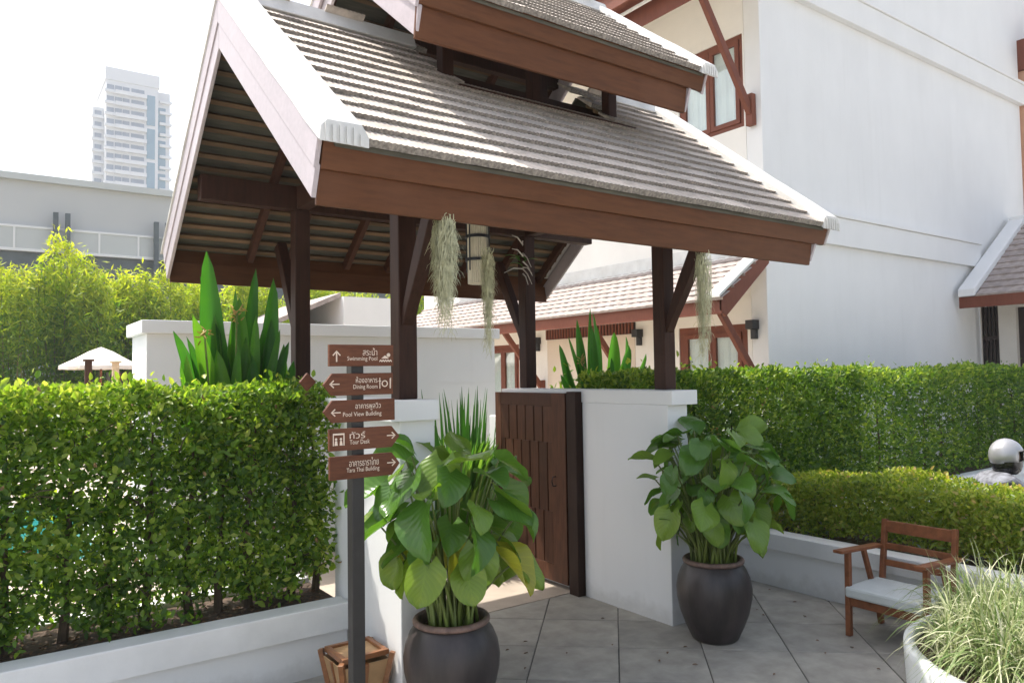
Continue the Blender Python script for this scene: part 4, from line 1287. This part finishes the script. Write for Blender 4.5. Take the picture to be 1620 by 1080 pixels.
lv_ = [(5.3, 6.35, 1.5, 5.30, 6.35, 2.5, .07, .4), (5.55, 6.35, 1.5, 5.60, 6.35, 2.45, .09, .5), (5.42, 6.35, 1.5, 5.42, 6.3, 2.62, .05, .2), (5.6, 6.2, 1.5, 5.72, 6.1, 1.98, .11, .8), (5.8, 6.3, 1.5, 6.05, 6.3, 2.3, .1, .6), (5.15, 6.3, 1.5, 5.0, 6.3, 2.2, .09, .3), (5.3, 6.3, 1.5, 5.22, 6.25, 2.42, .11, .3), (5.35, 6.3, 1.5, 5.10, 6.25, 2.28, .05, .35), (5.45, 6.28, 1.5, 5.50, 6.25, 2.56, .10, .35), (5.4, 6.25, 1.5, 5.36, 6.2, 2.40, .10, .2),
       (5.7, 6.3, 1.5, 5.78, 6.28, 2.36, .15, .7), (5.68, 6.25, 1.5, 5.92, 6.2, 2.20, .15, .5), (5.85, 6.25, 1.5, 6.20, 6.2, 2.10, .10, .7), (5.2, 6.25, 1.5, 4.95, 6.2, 2.05, .07, .4),
       (5.1, 6.2, 1.5, 4.85, 6.1, 1.86, .07, .3), (5.5, 6.2, 1.5, 5.62, 6.15, 2.05, .10, .25), (5.25, 6.2, 1.5, 5.15, 6.12, 1.95, .12, .2)]
paddle_plant("paddle_plant", (5.5, 6.25, 1.45), "smaller plant with narrow upright leaves behind the right gate wall", [(*a, random.uniform(-.9, .4), -1) for a in lv_], [(5.2, 6.2, 2.02)], G)
n = 700
Ps = np.column_stack([R.uniform(5.0, 6.5, n), R.uniform(6.0, 6.6, n), 1.55 + np.abs(R.normal(0, .13, n))])
un = cloud("leafy_undergrowth", HEDGE_R, None, Ps, unit(n) + [0, 0, .3], unit(n) * .7 + [0, -.5, .8], .075, .045, R.uniform(0.2, .9, n), .2, True)
tag(un, "small-leaved undergrowth in the bed behind the right gate wall", "undergrowth", kind="stuff")

# sword-leaved clump behind the left gate wall
sw = empty("sword_plant", (4.0, 6.65, 0.006), "bushy clump of sword-shaped leaves between the gate walls", "plant")
bl = []
for k in range(1500):
    a, r0 = random.uniform(0, 6.28), random.uniform(0, .42)
    x, y = 4.0 + r0 * cos(a) * 1.3, 6.68 + r0 * sin(a) * .7
    tall = random.random() < .045
    hgt = random.uniform(1.35, 1.78) if tall else random.uniform(1.0, 1.62)
    o_ = Vector((cos(a), sin(a), 0)) * random.uniform(.05, .2 if tall else .4)
    pts = [Vector((x, y, .0)) + o_ * t ** 2 + Vector((0, 0, hgt * (t - (0 if tall else .22) * t ** 3))) for t in [i / 7 for i in range(8)]]
    w = .055 if tall else .046
    s = Vector((cos(a + 1.57 + random.uniform(-.8, .8)), sin(a + 1.57), 0)).normalized()
    bl.append((pts, [w * .7, w * .9, w, w, w * .9, w * .7, w * .45, .002], s, (.2 if tall else random.uniform(.45, 1.0))))
ribbon_cloud("blades", SWORD, sw, bl, "stuff")

# ------------------------------------------------------------------ bamboo screen
def bamboo_proto(seed):
    rr = np.random.default_rng(seed); random.seed(seed)
    culms, foli = [], []
    for k in range(7):
        x, y = rr.uniform(-.7, .7), rr.uniform(-.5, .5); h = rr.uniform(4.9, 6.3)
        pts = [(x + .12 * sin(t * 3 + k) * t, y, h * t) for t in [i / 8 for i in range(9)]]
        culms.append((pts, [.032 * (1 - .8 * i / 8) for i in range(9)]))
        m_ = 620
        t = np.clip(rr.beta(2.2, 1.15, m_), .12, 1)
        sp = .15 + .5 * np.sin(np.pi * np.clip(t, 0, .97)) 
        P_ = np.column_stack([x + .12 * np.sin(t * 3 + k) * t, np.full(m_, y), h * t]) + rr.normal(0, 1, (m_, 3)) * np.column_stack([sp * .5, sp * .5, np.full(m_, .16)])
        foli.append(P_)
    return culms, np.vstack(foli)
protos = []
for s in range(3):
    cu, fo = bamboo_proto(s + 60)
    e = empty("bamboo", (0, 0, 0))
    for pts, rad in cu: MB().tube(pts, rad, 5).build("culm", CULM, e, local=True)
    n = len(fo)
    D = unit(n) * .6 + np.array([0, 0, -.35]); hh = fo[:, 2] / 6
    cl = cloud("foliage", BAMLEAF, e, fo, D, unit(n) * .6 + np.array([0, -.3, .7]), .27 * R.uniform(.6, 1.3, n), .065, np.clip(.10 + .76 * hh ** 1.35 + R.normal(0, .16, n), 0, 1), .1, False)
    protos.append(e)
BL = "slender bamboo plant in the sunlit screen along the far terrace edge"
BG = "bamboo screen"
first = [True] * 3
spots = [(-1.4 + 1.12 * k + random.uniform(-.2, .2), 28.6 + (k % 2) * .9) for k in range(15)] + [(-1.0 + 1.5 * k, 31.0) for k in range(12)]
for i, (x, y) in enumerate(spots):
    p = protos[i % 3]
    if first[i % 3]:
        e = p; first[i % 3] = False
    else:
        e = p.copy(); col.objects.link(e)
        for ch in list(p.children):
            c = ch.copy(); col.objects.link(c); c.parent = e
    s = random.uniform(.88, 1.04) * (1.0 if y < 30 else .95)
    if i == 3: s = 1.09
    e.location = (x, y, 0.0); e.rotation_euler = (0, 0, random.uniform(0, 6.28)); e.scale = (1, 1, s)
    tag(e, BL, "bamboo", BG)
random.seed(5)

# ================================================================== FURNITURE AND SMALL THINGS
# signpost
sp = empty("signpost", (1.53, 3.62, 0), "dark signpost with five brown wooden direction boards", "signpost")
MB().box(1.497, 1.563, 3.585, 3.651, 0, 2.035).build("post", SIGNP, sp, .004)
MB().box(1.43, 1.63, 3.52, 3.72, 0.0005, .012).build("base_plate", SIGNP, sp, .003)
def xs(px): return 1.373 + (px - 516) * .003415
YF = 3.560
def board(x0, x1, zc, h, point):
    z0, z1 = zc - h / 2, zc + h / 2
    if point < 0: poly = [(x0 + .045, z0), (x1, z0), (x1, z1), (x0 + .045, z1), (x0, zc)]
    elif point > 0: poly = [(x0, z0), (x1 - .045, z0), (x1, zc), (x1 - .045, z1), (x0, z1)]
    else: poly = [(x0, z0), (x1, z0), (x1, z1), (x0, z1)]
    return MB().prism(poly, 'y', YF, YF + .022).build("board", SIGNW, sp, .002)
dg = bpy.context.evaluated_depsgraph_get()
def lettering(txt, parent, x0, x1, z0, z1):
    cu = bpy.data.curves.new("lettering", 'FONT'); cu.body = txt; cu.size = 1.0; cu.resolution_u = 3
    o = bpy.data.objects.new("lettering", cu); col.objects.link(o)
    bpy.context.view_layer.update()
    me = bpy.data.meshes.new_from_object(o.evaluated_get(bpy.context.evaluated_depsgraph_get()))
    bpy.data.objects.remove(o)
    if len(me.vertices) == 0: return
    co = np.array([v.co[:] for v in me.vertices]); lo, hi = co.min(0), co.max(0)
    off = base_of(parent)
    for v in me.vertices:
        v.co = (x0 + (v.co.x - lo[0]) / (hi[0] - lo[0]) * (x1 - x0) - off.x, YF - .0015 - off.y, z0 + (v.co.y - lo[1]) / (hi[1] - lo[1]) * (z1 - z0) - off.z)
    me.materials.clear(); me.materials.append(TXT)
    return link_mesh("lettering", me, TXT, parent)
def flat(poly_list, parent, name="arrow"):
    mb = MB()
    for poly in poly_list: mb.prism(poly, 'y', YF - .0022, YF - .0002)
    return mb.build(name, TXT, parent)
def arrow(cx, cz, s, ang, parent):
    def rot(p): return (cx + (p[0] * cos(ang) - p[1] * sin(ang)) * s, cz + (p[0] * sin(ang) + p[1] * cos(ang)) * s)
    q = .11
    flat([[rot(p) for p in ((-1, -q), (.8, -q), (.8, q), (-1, q))],
          [rot(p) for p in ((1, 0), (.2, .75), (.05, .6), (.72, 0.0))],
          [rot(p) for p in ((1, -.001), (.72, -.001), (.05, -.6), (.2, -.75))]], parent)
b1 = board(1.373, 1.717, 2.004, .108, 0); b2 = board(1.343, 1.713, 1.860, .110, -1); b3 = board(1.343, 1.722, 1.727, .110, -1)
b4 = board(1.371, 1.748, 1.588, .108, 1); b5 = board(1.373, 1.748, 1.449, .114, 1)
arrow(1.410, 2.000, .028, pi / 2, b1); arrow(1.398, 1.862, .026, pi, b2); arrow(1.404, 1.722, .025, pi, b3); arrow(1.700, 1.594, .024, 0, b4); arrow(1.700, 1.455, .024, 0, b5)
lettering("สระน้ำ", b1, xs(567), xs(590), 2.004, 2.042); lettering("Swimming Pool", b1, xs(543), xs(590), 1.972, 1.999)
lettering("ห้องอาหาร", b2, xs(556), xs(590), 1.866, 1.898); lettering("Dining Room", b2, xs(552), xs(590), 1.830, 1.858)
lettering("อาคารพูลวิว", b3, xs(555), xs(595), 1.728, 1.764); lettering("Pool View Building", b3, xs(536), xs(596), 1.694, 1.722)
lettering("ทัวร์", b4, xs(546), xs(570), 1.590, 1.624); lettering("Tour Desk", b4, xs(546), xs(577), 1.562, 1.584)
lettering("อาคารธาราไทย", b5, xs(545), xs(591), 1.452, 1.490); lettering("Tara Thai Building", b5, xs(541), xs(592), 1.418, 1.446)
# pictograms: swimmer, cutlery with plate, desk
def disc(cx, cz, r, k=12): return [(cx + r * cos(2 * pi * i / k), cz + r * sin(2 * pi * i / k)) for i in range(k)]
wv = []
for i in range(5):
    x = 1.638 + i * .0135; wv.append([(x, 1.977), (x + .0068, 1.983), (x + .0135, 1.977), (x + .0135, 1.970), (x + .0068, 1.976), (x, 1.970)])
flat(wv + [disc(1.688, 2.006, .010), [(1.648, 1.988), (1.668, 2.004), (1.678, 1.998), (1.690, 1.988)]], b1, "pictogram")
ring = []
for i in range(14):
    a, bb = 2 * pi * i / 14, 2 * pi * (i + 1) / 14
    ring.append([(1.666 + .017 * cos(t), 1.860 + .017 * sin(t)) for t in (a, bb)] + [(1.666 + .012 * cos(t), 1.860 + .012 * sin(t)) for t in (bb, a)])
flat(ring + [[(1.637, 1.835), (1.641, 1.835), (1.641, 1.89), (1.637, 1.89)], [(1.632, 1.872), (1.646, 1.872), (1.646, 1.876), (1.632, 1.876)], [(1.694, 1.835), (1.699, 1.835), (1.701, 1.89), (1.694, 1.885)]], b2, "pictogram")
flat([[(1.389, 1.56), (1.393, 1.56), (1.393, 1.62), (1.389, 1.62)], [(1.443, 1.56), (1.448, 1.56), (1.448, 1.62), (1.443, 1.62)], [(1.3935, 1.612), (1.4425, 1.612), (1.4425, 1.62), (1.3935, 1.62)],
      disc(1.405, 1.592, .006), disc(1.430, 1.592, .006), [(1.397, 1.561), (1.413, 1.561), (1.410, 1.584), (1.400, 1.584)], [(1.423, 1.561), (1.439, 1.561), (1.434, 1.584), (1.426, 1.584)]], b4, "pictogram")
bk = MB().prism([(1.30, 1.83), (1.345, 1.875), (1.30, 1.92), (1.262, 1.875)], 'y', 3.66, 3.682).build("board", SIGNW, sp, .002)

# low timber floor lamp behind the signpost
lamp = empty("floor_lamp", (1.77, 4.2, 0), "squat tapered wooden floor lamp beside the gate wall behind the signpost", "lamp")
cx, cy, h = 1.77, 4.19, .30
for sx in (-1, 1):
    for sy in (-1, 1):
        MB().beam((cx + sx * .10, cy + sy * .10, 0.0), (cx + sx * .155, cy + sy * .155, h + .015), .03, .03).build("leg", LAMPW, lamp, .003)
pan = []
for (ax, ay, bx2, by2) in ((-1, -1, 1, -1), (1, -1, 1, 1), (1, 1, -1, 1), (-1, 1, -1, -1)):
    q0, q1 = .092, .142
    m_ = MB().add([(cx + ax * q0, cy + ay * q0, .03), (cx + bx2 * q0, cy + by2 * q0, .03), (cx + bx2 * q1, cy + by2 * q1, h - .02), (cx + ax * q1, cy + ay * q1, h - .02)], [(0, 1, 2, 3)])
    o = m_.build("panel", LAMPP, lamp); sd = o.modifiers.new("thick", 'SOLIDIFY'); sd.thickness = .006
    p0 = Vector((cx + (ax + bx2) / 2 * q0 * 1.04, cy + (ay + by2) / 2 * q0 * 1.04, .03)); p1 = Vector((cx + (ax + bx2) / 2 * q1 * 1.04, cy + (ay + by2) / 2 * q1 * 1.04, h - .02))
    MB().beam(p0, p1, .022, .022).build("mullion", LAMPW, lamp, .002)
for (a, bb, c, d) in ((-.14, .14, -.14, -.11), (-.14, .14, .11, .14), (-.14, -.11, -.109, .109), (.11, .14, -.109, .109)):
    MB().box(cx + a, cx + bb, cy + c, cy + d, h + .0, h + .03).build("lid_frame", LAMPW, lamp, .003)
MB().box(cx - .109, cx + .109, cy - .109, cy + .109, h + .004, h + .016).build("lid", LAMPP, lamp, .002)
MB().box(cx - .03, cx + .03, cy - .03, cy + .03, .02, h - .04).build("core", LAMPW, lamp)

# chair, facing the gate
ch = empty("armchair", (5.2, 2.78, 0), "low reddish wooden armchair with pale grey seat cushion", "chair")
y0c, y1c = 2.50, 3.055
for y in (y0c, y1c):
    MB().beam((4.995, y, 0), (5.01, y, .585), .036, .042, (1, 0, 0)).build("leg", CHAIRW, ch, .004)
    MB().beam((5.425, y, 0), (5.36, y, .30), .034, .042, (1, 0, 0)).build("leg", CHAIRW, ch, .004)
    MB().beam((5.32, y, .30), (5.21, y, .585), .03, .036, (1, 0, 0)).build("arm_support", CHAIRW, ch, .004)
    yo_ = .012 if y > 2.8 else -.012
    MB().beam((4.90, y + yo_, .600), (5.45, y + yo_, .572), .075, .022).build("armrest", CHAIRW, ch, .005)
    MB().beam((5.40, y - yo_ * 2, .24), (5.485, y - yo_ * 2, .765), .034, .042, (1, 0, 0)).build("back_post", CHAIRW, ch, .004)
    MB().beam((5.0, y, .245), (5.40, y, .225), .03, .06).build("seat_rail", CHAIRW, ch, .004)
MB().box(4.985, 5.015, y0c + .02, y1c - .02, .215, .272).build("seat_rail", CHAIRW, ch, .004)
for (z, hh_, x) in ((.715, .085, 5.476), (.575, .045, 5.455), (.455, .045, 5.435)):
    MB().beam((x, y0c + .035, z), (x, y1c - .035, z), .022, hh_).build("back_rail", CHAIRW, ch, .004)
for k in range(6):
    MB().beam((5.03 + k * .07, y0c + .02, .262 - k * .003), (5.03 + k * .07, y1c - .02, .262 - k * .003), .045, .014).build("seat_slat", CHAIRW, ch)
cu_ = MB().box(4.965, 5.39, y0c + .02, y1c + .01, .274, .350).build("cushion", CUSH, ch, .018)

# round white planter with variegated grass
CX, CY = 4.28, 1.32
pl = empty("round_planter", (CX, CY, 0), "large round white planter in the lower right corner", "planter")
MB().lathe([(0, 0), (.81, 0), (.83, .02), (.85, .455), (.85, .492), (.838, .50), (.800, .50), (.794, .46), (.79, .35)], 96, CX, CY).build("body", PLANTER, pl, .0, True)
MB().lathe([(0, .46), (.4, .46), (.794, .445)], 48, CX, CY).build("soil", SOIL, pl)
gr = empty("ornamental_grass", (CX, CY, .445), "arching cream-striped ornamental grass filling the round white planter", "grass plant")
bl = []
tufts = []
for k in range(125):
    a = k * 2.39996; r0 = .69 * math.sqrt((k + .5) / 125)
    tufts.append((CX + r0 * cos(a) + random.uniform(-.03, .03), CY + r0 * sin(a) + random.uniform(-.03, .03), a, r0 / .69))
for (x0, y0, a, edge) in tufts:
    tb_h = random.uniform(.8, 1.15)
    for k in range(46 if edge < .8 else 54):
        over = edge > .8 and k > 40
        a2 = a + random.gauss(0, .6) if (over or random.random() < .35 * edge) else random.uniform(0, 6.28)
        b0 = Vector((x0 + random.gauss(0, .03), y0 + random.gauss(0, .03), .45))
        o_ = Vector((cos(a2), sin(a2), 0))
        Lg = random.uniform(.26, .56) * tb_h * (.48 if over else 1)
        lean = random.uniform(.9, 1.35) if over else random.uniform(.25, 1.15)
        sx_, sy_ = random.uniform(-.04, .04), random.uniform(-.04, .04)
        pts = []
        for q in range(9):
            t = q / 8
            pts.append(b0 + o_ * (Lg * lean * .75 * (t * .4 + .6 * t * t)) + Vector((sx_ * t * t, sy_ * t * t, Lg * (t * (1.15 - .2 * lean) - lean * (.85 if not over else 1.15) * t ** 3))))
        w = random.uniform(.005, .011)
        s = Vector((-sin(a2), cos(a2), random.uniform(-.5, .5))).normalized()
        bl.append((pts, [w * .8, w, w, w, w * .95, w * .85, w * .7, w * .45, .0008], s, min(1, max(0, random.gauss(.55, .3)))))
ribbon_cloud("blades", GRASS, gr, bl, "stuff")

# ------------------------------------------------------------------ rider behind the low hedge
rd = empty("scooter", (7.19, 2.79, 0), "dark scooter parked behind the low hedge, mostly hidden", "scooter", rz=radians(-36))
def loc_tube(nm, pts, r, mt, n=10): return MB().tube(pts, r, n).build(nm, mt, rd, smooth=True, local=True)
for x in (-.55, .62):
    vs = []; mb = MB()
    for k in range(24):
        t0, t1 = 2 * pi * k / 24, 2 * pi * (k + 1) / 24
        mb.tube([(x + .20 * cos(t0), 0, .24 + .20 * sin(t0)), (x + .20 * cos(t1), 0, .24 + .20 * sin(t1))], .045, 6, False)
    w_ = mb.build("wheel", RUBBER, rd, local=True)
    MB().tube([(x, -.04, .24), (x, .04, .24)], .13, 16).build("rim", BLACK, w_, local=True)
MB().prism([(-.75, .34), (-.5, .52), (.05, .50), (.15, .30), (.40, .30), (.55, .66), (.62, .62), (.50, .22), (-.1, .18), (-.45, .28)], 'y', -.13, .13).build("body", BIKE, rd, .03, local=True)
MB().box(-.66, .02, -.14, .14, .505, .57).build("saddle", BLACK, rd, .02, local=True)
loc_tube("handlebar", [(.42, -.33, .82), (.50, -.1, .78), (.50, .1, .78), (.42, .33, .82)], .016, BLACK)
loc_tube("steering_column", [(.50, 0, .80), (.60, 0, .26)], .03, BLACK)
loc_tube("mirror", [(.46, .25, .85), (.44, .30, .98), (.44, .33, 1.0)], .01, BLACK)
pe = empty("person", (7.19, 2.79, 0), "person in silver helmet and grey shirt sitting behind the low hedge", "person", rz=radians(-36))
def skin_body(nm, nodes, edges, mt, par, sub=2):
    me = bpy.data.meshes.new(nm); me.from_pydata([n_[0] for n_ in nodes], edges, [])
    o = link_mesh(nm, me, mt, par)
    o.modifiers.new("skin", 'SKIN')
    for i, n_ in enumerate(nodes):
        me.skin_vertices[0].data[i].radius = (n_[1], n_[1] * (n_[2] if len(n_) > 2 else 1))
        me.skin_vertices[0].data[i].use_root = (i == 0)
    s = o.modifiers.new("sub", 'SUBSURF'); s.levels = sub; s.render_levels = sub
    return o
nod = [((-.22, 0, .60), .15), ((-.24, 0, .74), .14), ((-.20, 0, .90), .155), ((-.15, 0, 1.0), .13), ((-.12, 0, 1.06), .06), ((-.10, 0, 1.13), .058),
       ((-.15, .19, .985), .062), ((.02, .27, .82), .047), ((.28, .28, .85), .036), ((.40, .29, .87), .034),
       ((-.15, -.19, .985), .062), ((.02, -.27, .82), .047), ((.28, -.28, .85), .036), ((.40, -.29, .87), .034),
       ((-.16, .11, .58), .095), ((.20, .16, .60), .075), ((.22, .15, .30), .055), ((.20, .15, .06), .04), ((.32, .16, .04), .035),
       ((-.16, -.11, .58), .095), ((.20, -.16, .60), .075), ((.22, -.15, .30), .055), ((.20, -.15, .06), .04), ((.32, -.16, .04), .035)]
edg = [(0, 1), (1, 2), (2, 3), (3, 4), (4, 5), (3, 6), (6, 7), (7, 8), (8, 9), (3, 10), (10, 11), (11, 12), (12, 13), (0, 14), (14, 15), (15, 16), (16, 17), (17, 18), (0, 19), (19, 20), (20, 21), (21, 22), (22, 23)]
nod = [((p[0][0], p[0][1], p[0][2] if p[0][2] < .6 else .6 + (p[0][2] - .6) * .82), *p[1:]) for p in nod]
skin_body("body", nod, edg, SHIRT, pe)
for sd in (1, -1):
    for k in range(5):
        yb = sd * (.25 + k * .018)
        skin_body("finger", [((.40, yb, .838), .010), ((.435, yb, .838), .0095), ((.445, yb, .812), .009), ((.42, yb, .800), .008)], [(0, 1), (1, 2), (2, 3)], SKIN, pe, 1)
hx, hz = -.07, 1.10
hd = []
for i in range(13):
    th = pi * i / 12; hd.append((.093 * sin(th) + .0001, hz - .12 * cos(th)))
MB().lathe(hd, 20, hx + .01, 0).build("head", SKIN, pe, smooth=True, local=True)
MB().prism([(hx + .095, hz + .02), (hx + .125, hz - .03), (hx + .09, hz - .035)], 'y', -.014, .014).build("nose", SKIN, pe, .006, local=True)
# open-face helmet: a shell with the face cut away, and a dark lining and strap
vs, fs = [], []
NU, NV = 28, 18
for i in range(NV + 1):
    th = (pi * .74) * i / NV
    for k in range(NU):
        ph = 2 * pi * k / NU
        vs.append((hx - .005 + .138 * sin(th) * cos(ph), .128 * sin(th) * sin(ph), hz + .03 + .142 * cos(th)))
for i in range(NV):
    for k in range(NU):
        j = (k + 1) % NU
        ph = (2 * pi * (k + .5) / NU + pi) % (2 * pi) - pi
        th = (pi * .74) * (i + .5) / NV
        if abs(ph) < 1.25 and th > .43 * pi: continue
        if th > .60 * pi and abs(ph) < 2.2: continue
        fs.append((i * NU + k, i * NU + j, (i + 1) * NU + j, (i + 1) * NU + k))
hm = MB().add(vs, fs).build("helmet", HELM, pe, smooth=True, local=True)
sd_ = hm.modifiers.new("thick", 'SOLIDIFY'); sd_.thickness = .018; sd_.offset = -1
vs, fs = [], []
for i in range(7):
    z = hz + .045 - .03 * i / 6 * 1.2
    for k in range(15):
        ph = -1.05 + 2.1 * k / 14
        vs.append((hx - .005 + .146 * cos(ph), .135 * sin(ph), hz + .065 - .085 * i / 6))
for i in range(6):
    for k in range(14): fs.append((i * 15 + k, i * 15 + k + 1, (i + 1) * 15 + k + 1, (i + 1) * 15 + k))
vi = MB().add(vs, fs).build("visor", VISOR, hm, smooth=True, local=True)
MB().lathe([(.085, hz - .13), (.108, hz - .10), (.120, hz - .06), (.117, hz + .0)], 24, hx - .005, 0).build("lining", VISOR, hm, smooth=True, local=True)

n = 40
Pf = np.column_stack([R.uniform(2.2, 5.5, n), R.uniform(2.2, 4.9, n), np.full(n, .006)])
fl = cloud("fallen_leaves", MATS["dry_leaf"], None, Pf, unit(n) * [1, 1, .05], np.tile([0, 0, 1.], (n, 1)) + unit(n) * .25, .04 * R.uniform(.5, 1.1, n), .018, R.uniform(0, 1, n), .3, True)
tag(fl, "a few small dry leaves fallen on the courtyard paving", "fallen leaves", kind="stuff")
# ------------------------------------------------------------------ the hazy air
hz_ = MB().box(-40, 110, -6, 300, -1.6, 99).build("haze", None, None)
hz_["kind"] = "stuff"; tag(hz_, "pale humid haze hanging over the whole place", "haze")
hm_ = bpy.data.materials.new("haze"); hm_.use_nodes = True; hn = hm_.node_tree; hn.nodes.clear()
pv = hn.nodes.new("ShaderNodeVolumePrincipled"); ho = hn.nodes.new("ShaderNodeOutputMaterial")
pv.inputs["Color"].default_value = (0.92, 0.95, 1.0, 1); pv.inputs["Density"].default_value = 0.0006; pv.inputs["Anisotropy"].default_value = 0.3
hn.links.new(pv.outputs[0], ho.inputs["Volume"])
hz_.data.materials.clear(); hz_.data.materials.append(hm_)
